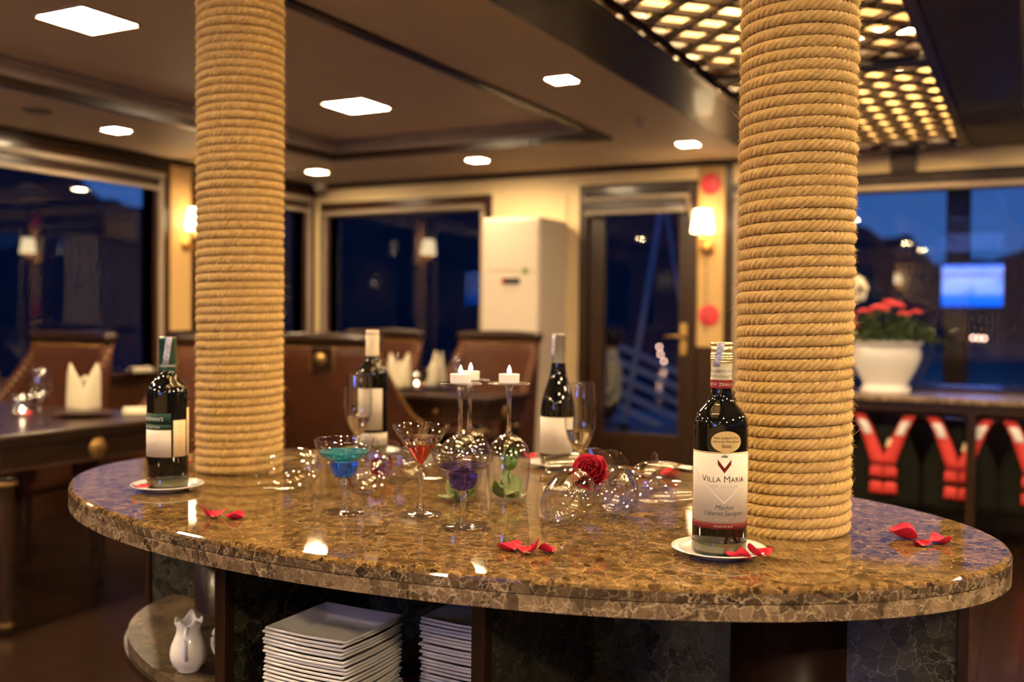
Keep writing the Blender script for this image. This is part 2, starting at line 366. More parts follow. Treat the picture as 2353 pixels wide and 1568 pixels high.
# ------------------------------------------------------------------ room dimensions (metres; camera stands above x=0, y=0)
H = 2.21                      # ceiling
UL, UR, VF, VB = -5.05, 3.47, 6.28, -3.7
WT = .10
TOP = 2.80

def wall(name, axis, pos, thick, a0, a1, z0, z1, holes, mat):
    """wall of boxes around rectangular openings. axis 'x': runs along x at y=pos..pos+thick; 'y': along y at x=pos..pos+thick"""
    mb = MB(); xs = sorted({a0, a1, *[h[0] for h in holes], *[h[1] for h in holes]}); zs = sorted({z0, z1, *[h[2] for h in holes], *[h[3] for h in holes]})
    for i in range(len(xs)-1):
        run = None
        for j in range(len(zs)-1):
            cx, cz = (xs[i]+xs[i+1])/2, (zs[j]+zs[j+1])/2
            solid = not any(h[0] < cx < h[1] and h[2] < cz < h[3] for h in holes)
            if solid:
                p = (xs[i], xs[i+1]); q = (pos, pos+thick)
                if axis == 'x': mb.box(*p, *q, zs[j], zs[j+1])
                else: mb.box(*q, *p, zs[j], zs[j+1])
    return struct(mb.build(name, mat))

WIN_F = [(-4.90, -3.54, .80, 1.98), (-1.64, .62, .80, 1.98), (1.2, 3.0, .80, 1.98)]
DOOR = (-2.70, -1.99, 0, 2.03)
wall('wall_far', 'x', VF, WT, UL-WT, UR+WT, 0, TOP, WIN_F+[DOOR], M['gold_wall'])
WIN_L = [(2.20, 4.64, .82, 2.08), (5.04, 6.13, .82, 2.08), (-1.6, 1.7, .82, 2.08)]
wall('wall_left', 'y', UL-WT, WT, VB-WT, VF, 0, TOP, WIN_L, M['wood_red'])
WIN_R = [(-1.6, 1.7, .82, 2.08), (2.2, 4.64, .82, 2.08)]
wall('wall_right', 'y', UR, WT, VB-WT, VF, 0, TOP, WIN_R, M['wood_red'])
wall('wall_rear', 'x', VB-WT, WT, UL-WT, UR+WT, 0, TOP, [(-3.9, -2.5, .9, 1.98)], M['gold_wall'])

# floor with its boards
fl = struct(MB().box(UL-WT, UR+WT, VB-WT, VF+WT, -.10, -.012).build('floor', M['wood']))
nb = 66; bw = (UR-UL)/nb
lens = {}
def board_mesh(L):
    k = round(L, 3)
    if k not in lens: lens[k] = MB().box(-bw/2+.0015, bw/2-.0015, 0, L-.003, -.012, 0).mesh('floor_board')
    return lens[k]
for i in range(nb):
    y = VB; k = 0
    cuts = [VB, VB+[2.4, 3.3, 1.6][i % 3], VB+[5.2, 6.1, 4.4][i % 3], VB+[7.7, 8.6, 7.2][i % 3], VF]
    for a, b_ in zip(cuts[:-1], cuts[1:]):
        o = link('floor_board', board_mesh(b_-a), M['floor'], fl); o.location = (UL+bw*(i+.5), a, 0)

# ceiling: flat soffits round a raised tray on either side of the lattice bay
TR = (-4.06, -2.16, -1.9, 5.23)            # tray (x0,x1,y0,y1)
XM = -.79                                   # middle of the lattice bay
def mir(x): return 2*XM-x
def soffit(name, x0, x1, t):
    mb = MB(); mb.box(x0, t[0], VB, VF, H, H+.1).box(t[1], x1, VB, VF, H, H+.1).box(t[0], t[1], t[3], VF, H, H+.1).box(t[0], t[1], VB, t[2], H, H+.1)
    mb.box(t[0]-.02, t[1]+.02, t[2]-.02, t[3]+.02, H+.1, H+.16)
    return struct(mb.build(name, M['ceiling']))
soffit('ceiling', UL, -1.53, TR)
TR2 = (mir(TR[1]), mir(TR[0]), TR[2], TR[3])
soffit('ceiling', mir(-1.53), UR, TR2)
tn = [0]
def trim(mb, mat, bevel=0):
    tn[0] += 1; return struct(mb.build('trim_%d' % tn[0], mat, bevel=bevel))
for t in (TR, TR2):
    x0, x1, y0, y1 = t
    # dark rim round the mouth of the tray
    for q in ((x0-.035, x0+.015, y0-.035, y1+.035), (x1-.015, x1+.035, y0-.035, y1+.035), (x0+.015, x1-.015, y1-.015, y1+.035), (x0+.015, x1-.015, y0-.035, y0+.015)):
        trim(MB().box(*q, H-.014, H+.030), M['wood'])
    # pale coving above it
    for a, b_ in (((x0, y0), (x0, y1)), ((x1, y1), (x1, y0)), ((x0, y1), (x1, y1)), ((x1, y0), (x0, y0))):
        a, b_ = Vector((*a, 0)), Vector((*b_, 0)); d = (b_-a).normalized(); n_ = Vector((d.y, -d.x, 0)); pr = [(0, H+.030), (.018, H+.030), (.03, H+.045), (.06, H+.062), (.09, H+.07), (.09, H+.1), (0, H+.1)]
        mb = MB(); V = [p+n_*o+Vector((0, 0, z)) for p in (a, b_) for o, z in pr]; k = len(pr)
        mb.add(V, [tuple(range(k)), tuple(range(2*k-1, k-1, -1))]+[(i, (i+1) % k, k+(i+1) % k, k+i) for i in range(k)])
        trim(mb, M['cove'])
# wall-to-ceiling crown lines
trim(MB().box(UL, -1.53, VF-.03, VF, H-.035, H), M['wood'])
trim(MB().box(mir(-1.53), UR, VF-.03, VF, H-.035, H), M['wood'])
trim(MB().box(UL, UL+.03, VB, VF-.03, H-.035, H), M['wood'])
trim(MB().box(UR-.03, UR, VB, VF-.03, H-.035, H), M['wood'])
# beams that carry the lattice bay
for s in (0, 1):
    f = (lambda x: x) if s == 0 else mir
    a, b_ = sorted((f(-1.53), f(-1.23)))
    o = tag(MB().box(a, b_, VB, VF-.002, 2.185, 2.78).build('ceiling_beam', M['beam'], bevel=.006), ('glossy dark ceiling beam left of the glowing lattice' if s == 0 else 'glossy dark ceiling beam right of the glowing lattice'), 'beam', 'beams beside the lattice ceiling')
    a, b_ = sorted((f(-1.245), f(-1.215)))
    trim(MB().box(a, b_, VB, 6.15, 2.172, 2.2), M['wood_red'])
struct(MB().box(-1.23, -.35, VB, VF, 2.74, 2.78).build('ceiling', M['box_top_glow']))  # light-box top plate, glow added above the tubes
for a, b_ in ((-1.2295, -1.222), (-.358, -.3505)): trim(MB().box(a, b_, VB, VF-.003, 2.26, 2.74), M['lightbox'])  # white side boards added as reflectors inside the light box
trim(MB().box(-1.23, -.35, 6.14, VF-.002, 2.18, 2.24), M['wood_red'])
trim(MB().box(-1.215, -.365, VB+.01, VB+.05, 2.18, 2.24), M['wood'])

# lattice panels: double diagonal bars with spacer blocks
def clip(p, d, x0, x1, y0, y1):
    t0, t1 = -1e9, 1e9
    for c, dd, lo, hi in ((p[0], d[0], x0, x1), (p[1], d[1], y0, y1)):
        a, b_ = (lo-c)/dd, (hi-c)/dd
        if a > b_: a, b_ = b_, a
        t0 = max(t0, a); t1 = min(t1, b_)
    return (t0, t1) if t1-t0 > .03 else None
PI4 = math.sqrt(.5); PIT = .1414
barmesh = {}
for k, (y0, y1, lb) in enumerate(((4.21, 6.13, 'glowing wooden lattice ceiling panel by the far windows'), (2.18, 4.09, 'glowing wooden lattice ceiling panel above the rope column'), (.15, 2.06, 'wooden lattice ceiling panel over the near side of the buffet'))):
    t = thing('lattice_panel', lb, 'ceiling panel', (0, 0, 2.20), group='lattice ceiling panels')
    x0, x1 = -1.215, -.365
    fr = MB(); w = .022
    fr.box(x0, x1, y0, y0+w, 0, .03).box(x0, x1, y1-w, y1, 0, .03).box(x0, x0+w, y0+w, y1-w, 0, .03).box(x1-w, x1, y0+w, y1-w, 0, .03)
    fr.build('panel_frame', M['beam'], t)
    cx, cy_ = -1.10, 3.283
    blocks = MB()
    for di, (d, n_) in enumerate((((PI4, PI4), (-PI4, PI4)), ((-PI4, PI4), (PI4, PI4)))):
        for i in range(-40, 41):
            for off in (-.0115, .0115):
                o_ = (i+.5)*PIT+off; p = (cx+n_[0]*o_, cy_+n_[1]*o_); c = clip(p, d, x0+w, x1-w, y0+w, y1-w)
                if not c: continue
                L = c[1]-c[0]; key = round(L, 3)
                if key not in barmesh: barmesh[key] = MB().box(-L/2, L/2, -.0045, .0045, 0, .018).mesh('lattice_bar')
                m_ = (c[0]+c[1])/2
                o = link('lattice_bar', barmesh[key], M['beam'], t); o.location = (p[0]+d[0]*m_, p[1]+d[1]*m_, .004+.001*di); o.rotation_euler = (0, 0, math.atan2(d[1], d[0]))
            # small cross blocks between the paired bars, half way between crossings
            for j in range(-40, 41):
                a_, b_ = (i+.5)*PIT, j*PIT; q = (cx+n_[0]*a_+d[0]*b_, cy_+n_[1]*a_+d[1]*b_)
                if x0+.03 < q[0] < x1-.03 and y0+.03 < q[1] < y1-.03:
                    blocks.bar((q[0]-d[0]*.005, q[1]-d[1]*.005, .013), (q[0]+d[0]*.005, q[1]+d[1]*.005, .013), .016, .018)
    for i in range(-40, 41):
        for j in range(-40, 41):
            a_, b_ = (i+.5)*PIT, (j+.5)*PIT; q = (cx+(a_-b_)*PI4, cy_+(a_+b_)*PI4)
            if x0+.04 < q[0] < x1-.04 and y0+.04 < q[1] < y1-.04:
                blocks.bar((q[0]-PI4*.018, q[1]-PI4*.018, .013), (q[0]+PI4*.018, q[1]+PI4*.018, .013), .036, .016)
    stuff(blocks.build('lattice_block', M['beam'], t))
for a, b_ in ((4.09, 4.21), (2.06, 2.18), (-.1, .15)):
    trim(MB().box(-1.23, -.35, a, b_, 2.19, 2.25), M['beam'])
trim(MB().box(-1.23, -.35, VB+.05, -.1, 2.20, 2.24), M['beam'])
TUBES = [5.9, 5.18, 4.46, 3.70, 2.96, 2.5, 1.5, .75]
for i, v in enumerate(TUBES):
    t = thing('tube_light', 'warm light tube above the lattice, number %s from the far wall' % ['one', 'two', 'three', 'four', 'five', 'six', 'seven', 'eight'][i], 'lamp', (-.79, v, 2.60), group='light tubes above the lattice')
    MB().tube([(-.40, 0, 0), (.40, 0, 0)], .011, 10).build('tube', M['tube'], t, True)
    MB().box(-.42, .42, -.015, .015, .014, .138).build('batten', M['lightbox'], t)

# ------------------------------------------------------------------ recessed lights
def downlight(x, y, z, s, mat, label, grp):
    t = thing('downlight', label, 'lamp', (x, y, z), group=grp)
    e = .012; h = s/2
    MB().box(-h-e, h+e, -h-e, -h, -.006, .004).box(-h-e, h+e, h, h+e, -.006, .004).box(-h-e, -h, -h, h, -.006, .004).box(h, h+e, -h, h, -.006, .004).build('frame', M['ceiling'], t)
    MB().box(-h, h, -h, h, -.004, .002).build('diffuser', mat, t)
g1, g2 = 'square panel lights in the ceiling tray', 'small square downlights in the soffit'
for x, y, lb in ((-3.21, 4.33, 'large square panel light in the tray, farther of two in view'), (-3.21, 2.63, 'large square panel light in the tray at the upper left'), (-3.21, .93, 'large square panel light in the left tray beside the buffet'), (-3.21, -.77, 'large square panel light in the left tray behind the camera')):
    downlight(x, y, H+.0985, .25, M['lamp_big'], lb, g1)
    downlight(mir(x), y, H+.0985, .25, M['lamp_big'], lb.replace('the tray', 'the right tray').replace('left tray', 'right tray').replace(' at the upper left', ' on the unseen side'), g1)
for x, y, lb in ((-1.80, 3.88, 'small square downlight beside the glossy beam, nearer the camera'), (-1.80, 5.63, 'small square downlight beside the glossy beam near the door'), (-4.53, 5.65, 'small square downlight above the far left corner'), (-3.22, 5.65, 'small square downlight over the air conditioner'), (-4.53, 3.90, 'small square downlight above the large left window'), (-1.80, 2.13, 'small square downlight just behind the far rope column'), (-4.53, 2.13, 'small square downlight above the left window beside the buffet'), (-1.80, .38, 'small square downlight over the near left side of the buffet'), (-4.53, .38, 'small square downlight left of the camera'), (-1.80, -1.4, 'small square downlight behind the camera on the left')):
    downlight(x, y, H, .108, M['lamp_small'], lb, g2)
for x, y, lb in ((-1.90, -2.9, 'small square downlight in the rear left soffit'), (.12, -1.4, 'small square downlight right of the lattice, behind the camera'), (.12, -2.9, 'small square downlight in the rear right soffit')):
    downlight(x+.1, y, H, .108, M['lamp_small'], lb, g2)
for x, y, lb in ((-.0+.12, 3.88, 'small square downlight right of the lattice, middle'), (.12, 5.63, 'small square downlight right of the lattice, far'), (.12, 2.13, 'small square downlight right of the lattice, above the petals'), (.12, .38, 'small square downlight right of the lattice, near the camera'), (1.64, 5.65, 'small square downlight at the far right'), (2.95, 3.9, 'small square downlight above the right windows')):
    downlight(x+.1, y, H, .108, M['lamp_small'], lb, g2)
t = thing('ceiling_speaker', 'round grey ceiling speaker in the left soffit', 'speaker', (-4.46, 3.35, H)); MB().lathe([(0, -.012), (.06, -.012), (.075, 0)], 24).build('grille', M['blind'], t, True)
t = thing('sprinkler', 'small sprinkler head on the ceiling between two downlights', 'sprinkler', (-1.80, 4.81, H)); MB().lathe([(.03, 0), (.028, -.006), (.008, -.01), (.008, -.03), (.02, -.034), (0, -.036)], 16).build('head', M['chrome'], t, True)
t = thing('dome_camera', 'white dome camera in the far left ceiling corner', 'camera', (-4.86, 6.10, H)); MB().lathe([(.06, 0), (.06, -.02), (.05, -.05), (.025, -.07), (0, -.075)], 20).build('dome', M['acwhite'], t, True)

# ------------------------------------------------------------------ windows, door
wn = [0]
def window(axis, pos, a0, a1, z0, z1, frame_mat, inward, blind_z=None, fw=.07, split=None, drop=.09):
    """frame + glass + roller-blind cassette; 'axis' as wall(); inward = +1/-1 direction into the room along the other axis"""
    wn[0] += 1; w = sempty('window_%d' % wn[0])
    def bx(mb, p0, p1, d0, d1, q0, q1):
        e0, e1 = sorted((pos+inward*d0, pos+inward*d1))
        return mb.box(p0, p1, e0, e1, q0, q1) if axis == 'x' else mb.box(e0, e1, p0, p1, q0, q1)
    for p0, p1, q0, q1 in ((a0-fw, a0, z0-fw, z1+fw), (a1, a1+fw, z0-fw, z1+fw), (a0, a1, z1, z1+fw), (a0, a1, z0-fw, z0)):
        bx(MB(), p0, p1, -WT-.002, .022, q0, q1).build('frame_bar', frame_mat, w, bevel=.004)
    bx(MB(), a0, a1, .0, .06, z0-.02, z0).build('sill', frame_mat, w, bevel=.003)
    bx(MB(), a0, a1, -.06, -.052, z0, z1).build('pane', M['pane'], w)
    if split:
        for s_ in split: bx(MB(), s_-.02, s_+.02, -.075, -.03, z0, z1).build('mullion', frame_mat, w)
    if blind_z:
        b0, b1 = a0-.045, a1+.045; bz = blind_z
        bx(MB(), b0, b1, .024, .075, bz-.036, bz).build('blind_cassette', M['blind'], w, bevel=.012)
        bx(MB(), b0+.02, b1-.02, .03, .045, bz-drop, bz-.036).build('blind_fabric', M['wood'], w)
        if drop > .06: bx(MB(), b0+.02, b1-.02, .026, .055, bz-drop-.026, bz-drop).build('blind_bottom_bar', M['blind'], w, bevel=.006)
        for p in (b0, b1-.03): bx(MB(), p, p+.03, .024, .05, z0-.01, bz-.045).build('blind_side_rail', M['blind'], w, bevel=.006)
    return w
window('x', VF, *WIN_F[0], M['wood_red'], -1, 1.995, fw=.088, drop=.05)
w_ = window('x', VF, *WIN_F[1], M['wood'], -1, 1.985, drop=.045)
for c in col.objects:
    if c.parent == w_ and c.name.startswith('pane'):        # pane turned slightly so the television's reflection clears the near column
        px_ = (WIN_F[1][0]+WIN_F[1][1])/2; c.matrix_basis = Matrix.Translation((px_, VF+.056, 0)) @ Matrix.Rotation(R(-1.1), 4, 'Z') @ Matrix.Translation((-px_, -VF-.056, 0))
window('x', VF, *WIN_F[2], M['wood'], -1, 2.0)
window('y', UL, *WIN_L[0], M['wood_red'], 1, 2.10, fw=.06)
window('y', UL, *WIN_L[1], M['wood_red'], 1, 2.10, fw=.05)
window('y', UL, *WIN_L[2], M['wood_red'], 1, 2.10, fw=.06)
window('y', UR, *WIN_R[0], M['wood_red'], -1, 2.10)
window('y', UR, *WIN_R[1], M['wood_red'], -1, 2.10)
window('x', VB, -3.9, -2.5, .9, 1.98, M['wood_red'], 1, 2.0)
# header board and bracket above the right-hand window
trim(MB().box(-1.66, .72, VF-.028, VF, 1.985, 2.065), M['beam'])
trim(MB().box(-.76, -.62, VF-.05, VF, 2.06, 2.175), M['beam'])
trim(MB().box(-3.36, -2.86, VF-.012, VF, 2.03, 2.045), M['gold_wall'])
for x in (-3.36, -2.875): trim(MB().box(x, x+.015, VF-.012, VF, .3, 2.03), M['gold_wall'])
# glazed door
d = sempty('door_1'); dx0, dx1 = DOOR[0], DOOR[1]
for p0, p1, q0, q1 in ((dx0-.06, dx0, 0, 2.09), (dx1, dx1+.06, 0, 2.09), (dx0, dx1, 2.03, 2.09)):
    MB().box(p0, p1, VF-.025, VF+.1, q0, q1).build('door_frame', M['wood_v'], d, bevel=.004)
gx0, gx1, gz0, gz1 = -2.585, -2.06, .42, 1.90
MB().box(dx0, gx0, VF+.01, VF+.055, 0, 2.03).build('door_stile', M['wood_v'], d, bevel=.003)
MB().box(gx1, dx1, VF+.01, VF+.055, 0, 2.03).build('door_stile', M['wood_v'], d, bevel=.003)
MB().box(gx0, gx1, VF+.01, VF+.055, 0, gz0).build('door_rail', M['wood_v'], d, bevel=.003)
MB().box(gx0, gx1, VF+.01, VF+.055, gz1, 2.03).build('door_rail', M['wood_v'], d, bevel=.003)
MB().box(gx0, gx1, VF+.03, VF+.038, gz0, gz1).build('pane', M['pane'], d)
MB().box(-2.72, -1.975, VF-.09, VF-.03, 1.968, 2.0).build('blind_cassette', M['blind'], d, bevel=.012)
MB().box(-2.70, -1.995, VF-.075, VF-.055, 1.90, 1.968).build('blind_fabric', M['wood'], d)
MB().box(-2.70, -1.995, VF-.085, VF-.045, 1.880, 1.904).build('blind_bottom_bar', M['blind'], d, bevel=.006)
MB().tube([(-1.985, VF-.06, 1.96), (-1.955, VF-.075, 1.86), (-1.93, VF-.06, 1.74)], .014, 8).build('blind_cord_tube', M['blind'], d, True)
hd = MB().box(-2.045, -1.995, VF-.0, VF+.012, .95, 1.16).build('handle_plate', M['brass'], d, bevel=.004)
MB().tube([(-2.02, VF+.01, 1.075), (-2.02, VF-.045, 1.075), (-2.055, VF-.05, 1.075), (-2.135, VF-.048, 1.07)], .010, 10).build('handle', M['brass'], hd, True)
MB().box(-2.75, -1.95, VF-.02, VF+.10, .0, .012).build('threshold', M['wood'], d)

# gold wall panels with sconces
def sconce(loc, rz, label, lit=True):
    t = thing('wall_sconce', label, 'lamp', loc, rz, 'wall sconces with cream shades')
    MB().lathe([(0, 0), (.045, 0), (.045, .008), (.03, .016), (0, .018)], 20).build('wall_plate', M['brass'], t, True)
    kids_ = t.children
    o = [c for c in col.objects if c.parent == t][0]; o.rotation_euler = (R(90), 0, 0); o.location = (0, 0, -.02)
    MB().tube([(0, -.01, -.02), (0, -.06, -.05), (0, -.10, -.03), (0, -.10, .03)], .008, 10).build('arm', M['brass'], t, True)
    MB().lathe([(.0, .0), (.022, .0), (.030, .01), (.012, .02), (.012, .07), (0, .07)], 16, 0, -.10, .02).build('candle_cup', M['brass'], t, True)
    MB().lathe([(.072, .075), (.052, .215)], 28, 0, -.10, 0).lathe([(.070, .075), (.050, .215)], 28, 0, -.10, 0).build('shade', M['shade'], t, True)
    return t
MB_ = MB().box(-1.935, -1.755, VF-.012, VF, 1.01, 2.17)
trim(MB_, M['gold_panel'], .004)
trim(MB().box(-1.752, -1.712, VF-.02, VF, .0, 2.17), M['wood_v'], .003)
trim(MB().box(-1.928, -1.754, VF-.012, VF, .0, 1.006), M['wood_v'], .003)
trim(MB().box(-1.710, 3.1, VF-.008, VF, .0, .725), M['wood'])
trim(MB().box(UL, UL+.014, 4.775, 4.955, 1.06, 2.17), M['gold_panel'], .004)
trim(MB().box(UL, UL+.014, 1.84, 2.06, 1.06, 2.17), M['gold_panel'], .004)
sconce((-1.868, VF-.012, 1.665), 0, 'lit cream wall sconce on the gold panel right of the door')
sconce((UL+.014, 4.905, 1.675), R(90), 'lit cream wall sconce half hidden behind the far rope column')
sconce((UL+.014, 1.95, 1.675), R(90), 'unseen cream wall sconce added on the left wall beside the buffet')  # this and the rear-wall sconces are unseen, added for reflections
sconce((-2.25, VB, 1.675), R(180), 'unseen cream wall sconce added on the rear wall behind the camera')
sconce((-4.5, VB, 1.675), R(180), 'unseen cream wall sconce added in the rear left corner')
sconce((1.4, VB, 1.675), R(180), 'unseen cream wall sconce added on the rear right wall')
for z, lb in ((2.055, 'upper round red paper ornament on the gold panel above the sconce'), (1.213, 'lower round red paper ornament on the gold panel under the sconce')):
    t = thing('paper_ornament', lb, 'ornament', (-1.848, VF-.014, z), group='red ornaments on the gold panel')
    o = MB().lathe([(0, 0), (.066, 0), (.068, .006), (.058, .010), (.02, .007), (0, .012)], 32).build('disc', M['ornament'], t, True); o.rotation_euler = (R(90), 0, 0)
t = thing('crystal_drop', 'slim clear crystal string hanging under the sconce by the door', 'ornament', (-1.86, VF-.05, 1.60))
for i in range(9): MB().ball((0, 0, -.06*i), .010, 8, 6, 1.5).build('crystal', M['glass'], t, True)
o = MB().tube([(0, 0, .03), (0, 0, -.5)], .0015, 6).build('thread', M['chrome'], t)

# air conditioner
t = thing('air_conditioner', 'tall cream floor-standing air conditioner beside the door', 'air conditioner', (-3.05, 6.02, 0))
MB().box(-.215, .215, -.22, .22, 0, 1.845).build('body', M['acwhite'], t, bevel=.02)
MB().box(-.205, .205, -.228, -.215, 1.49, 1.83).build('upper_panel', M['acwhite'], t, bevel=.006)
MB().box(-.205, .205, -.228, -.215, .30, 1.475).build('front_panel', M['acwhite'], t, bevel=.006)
dsp = MB().box(-.055, .075, -.234, -.226, 1.405, 1.445).build('display', M['black'], t)
MB().box(-.055, -.03, -.237, -.233, 1.408, 1.442).build('red_mark', M['redband'], dsp)
MB().box(.10, .13, -.231, -.226, 1.47, 1.51).build('green_sticker', M['leaf'], t)
for i in range(8): MB().box(-.18, .18, -.226, -.214, .06+i*.026, .076+i*.026).build('grille_slat', M['acwhite'], t)

# television on the rear wall, seen only in the window reflections
t = thing('television', 'wall television with a blue picture, mirrored in the windows', 'television', (-1.15, VB+.075, 1.71))
MB().box(-.49, .49, -.05, 0, -.335, .335).build('case', M['black'], t, bevel=.008)
MB().box(-.465, .465, .001, .006, -.31, .31).build('screen', M['screen'], t)
MB().box(-.12, .12, -.07, -.05, -.12, .12).build('bracket', M['chrome'], t)

# ------------------------------------------------------------------ the marble buffet
BX, BY, BA, BB, BZ = -.955, 1.665, .935, .527, .85
def ell(a, b_, n, t0=0, t1=2*math.pi, closed=True):
    m = n if closed else n+1
    return [(a*math.cos(t0+(t1-t0)*i/n), b_*math.sin(t0+(t1-t0)*i/n)) for i in range(m)]
bt = thing('buffet_counter', 'oval brown marble buffet counter round two rope columns', 'counter', (BX, BY, 0))
mb = MB(); n = 160; rings = [(0, .8285), (0, .8425), (-.0012, .8462), (-.0038, .8488), (-.0072, .85)]
V = []
for off, z in rings: V += [(x, y, z) for x, y in ell(BA+off, BB+off, n)]
mb.add(V, [(k*n+i, k*n+(i+1) % n, (k+1)*n+(i+1) % n, (k+1)*n+i) for k in range(4) for i in range(n)]+[tuple(range(4*n, 5*n)), tuple(range(n-1, -1, -1))])
mb.build('top_slab', M['marble'], bt)
# the rim of the top slab and the doubled edge under it are cut from strips
def arc_strip(t0, t1, z0, z1, out, inn, n):
    P = []
    for i in range(n+1):
        t = t0+(t1-t0)*i/n
        c, s_ = math.cos(t), math.sin(t)
        P.append(((BA+out)*c, (BB+out)*s_, (BA-inn)*c, (BB-inn)*s_))
    V = []
    for a in P: V += [(a[0], a[1], z0), (a[0], a[1], z1), (a[2], a[3], z1), (a[2], a[3], z0)]
    Fs = [(0, 1, 2, 3), (4*n+3, 4*n+2, 4*n+1, 4*n)]
    for i in range(n):
        for k in range(4): Fs.append((4*i+k, 4*i+4+k, 4*i+4+(k+1) % 4, 4*i+(k+1) % 4))
    return MB().add(V, Fs)
cuts = [R(a) for a in (-176, -142, -118, -97, -78, -52, -20, 18, 60, 105, 150, 184)]
for a, b_ in zip(cuts[:-1], cuts[1:]):
    arc_strip(a+.0005, b_-.0005, .8055, .8275, .0004, .07, 26).build('edge_strip', M['marble_edge'], bt)
for a, b_ in zip(cuts[:-1], cuts[1:]):
    arc_strip(a-.1, b_-.1, .829, .8420, .0006, .004, 26).build('rim_strip', M['marble_rim'], bt)
MB().prism(ell(BA-.07, BB-.07, 96), .80, .8285).build('sub_top', M['wood'], bt)
# base: centre panel, four dividers, shelf and plinth
def loc(u, v): return (u-BX, v-BY)
u0, v0 = loc(-1.82, 1.665); u1, v1 = loc(-.09, 1.695)
MB().box(u0, u1, v0, v1, .06, .80).build('centre_panel', M['marble_dark'], bt)
for u_ in (-1.205, -.705):
    for a, b_ in ((1.262, 1.664), (1.696, 2.07)):
        x, ya = loc(u_, a); _, yb = loc(u_, b_)
        p = MB().box(x-.0095, x+.0095, ya, yb, .06, .80).build('divider', M['marble_dark'], bt)
        e = ya if a < 1.6 else yb
        MB().box(x-.0115, x+.0115, e-.012, e+.012, .06, .80).build('edge_trim', M['wood_v'], p, bevel=.002)
for u_ in (-1.825, -.085):
    x, _ = loc(u_, 0); MB().box(x-.008, x+.008, v0-.006, v1+.006, .06, .80).build('end_trim', M['wood_v'], bt, bevel=.002)
MB().prism(ell(.79, .45, 96), .53, .549).build('shelf', M['marble_shelf'], bt)
MB().prism(ell(.798, .458, 96), .515, .5298).build('shelf_edge', M['wood'], bt)
MB().prism(ell(.70, .37, 72), .0, .06).build('plinth', M['wood'], bt)

# ------------------------------------------------------------------ rope columns
COLR, PITCH = .0850, .0181
z_lo, z_hi = .846, 2.205
turns = (z_hi-z_lo)/PITCH
def strand(phase):
    spt = 104; m = int(turns*spt); i = np.arange(m+1)
    th = -2*np.pi*i/spt                                  # going right the wrap sinks
    wob = .0009*np.sin(th*.37+1)+.0006*np.sin(th*1.73)
    z = z_hi-PITCH*i/spt+.0009*np.sin(th*.11+2)+.0006*np.sin(th*.83)
    # rope axis frame
    er = np.stack([np.cos(th), np.sin(th), 0*th], 1); ez = np.array([0, 0, 1.]); et = np.stack([np.sin(th), -np.cos(th), 0*th], 1)
    lays = 13.0; ph = -2*np.pi*lays*i/spt+phase
    ro, rs = .0058, .0046
    cen = er*(COLR+wob)[:, None]+z[:, None]*ez+ro*(np.cos(ph)[:, None]*er+np.sin(ph)[:, None]*ez)
    tan = np.gradient(cen, axis=0); tan /= np.linalg.norm(tan, axis=1)[:, None]
    a = er-(er*tan).sum(1)[:, None]*tan; a /= np.linalg.norm(a, axis=1)[:, None]; b_ = np.cross(tan, a)
    k = 7; V = np.concatenate([(cen+rs*(np.cos(2*np.pi*q/k)*a+np.sin(2*np.pi*q/k)*b_))[:, None, :] for q in range(k)], 1).reshape(-1, 3)
    ii = np.arange(m)[:, None]*k; qq = np.arange(k)[None, :]; q2 = (qq+1) % k
    Fc = np.stack([ii+qq, ii+q2, ii+k+q2, ii+k+qq], -1).reshape(-1, 4)
    me = me_np('rope_strand', V, Fc, True)
    ul = me.uv_layers.new(name='along'); Lm = np.arange(m+1)*(2*np.pi*COLR/spt)
    U = np.stack([np.broadcast_to(qq/k, (m, k)), np.broadcast_to((qq+1)/k, (m, k)), np.broadcast_to((qq+1)/k, (m, k)), np.broadcast_to(qq/k, (m, k))], -1)
    W = np.stack([np.repeat(Lm[:-1, None], k, 1), np.repeat(Lm[:-1, None], k, 1), np.repeat(Lm[1:, None], k, 1), np.repeat(Lm[1:, None], k, 1)], -1)
    ul.data.foreach_set('uv', np.stack([U, W], -1).astype(np.float32).ravel())
    return me
strands = [strand(2*math.pi*p/4) for p in range(4)]
def fuzz(nf=60000):
    th = rng.uniform(0, 2*np.pi, nf); z = rng.uniform(.855, 2.0, nf); L = rng.gamma(2.2, .0015, nf)+.0015; big = rng.random(nf) < .015; L[big] *= 3.5
    base = np.stack([np.cos(th), np.sin(th), 0*th], 1)*(.0930+rng.uniform(-.004, .0015, nf))[:, None]; base[:, 2] = z
    er = np.stack([np.cos(th), np.sin(th), 0*th], 1); et = np.stack([-np.sin(th), np.cos(th), 0*th], 1); ez = np.array([0, 0, 1.])
    d = er*rng.uniform(.0, .9, nf)[:, None]+et*rng.normal(0, .8, nf)[:, None]+ez*rng.normal(0, .7, nf)[:, None]; d /= np.linalg.norm(d, axis=1)[:, None]
    sd = np.cross(d, rng.normal(size=(nf, 3))); sd /= np.linalg.norm(sd, axis=1)[:, None]; w = .00017
    mid = base+d*(L*.55)[:, None]+rng.normal(0, .0005, (nf, 3)); tip = base+d*L[:, None]+(rng.normal(0, .0012, (nf, 3))-ez*.0006)
    V = np.stack([base-sd*w, base+sd*w, mid-sd*w, mid+sd*w, tip-sd*w*.4, tip+sd*w*.4], 1).reshape(-1, 3)
    i = np.arange(nf)[:, None]*6; Fc = np.concatenate([i+np.array([[0, 1, 3, 2]]), i+np.array([[2, 3, 5, 4]])], 0)
    return me_np('rope_fuzz', V, Fc)
fz = fuzz()
core_m = MB().lathe([(.0825, .851), (.0825, 2.208)], 40).mesh('core', True)
low_m = MB().lathe([(0, .002), (.096, .002), (.096, .798), (0, .798)], 64).mesh('shaft', True)
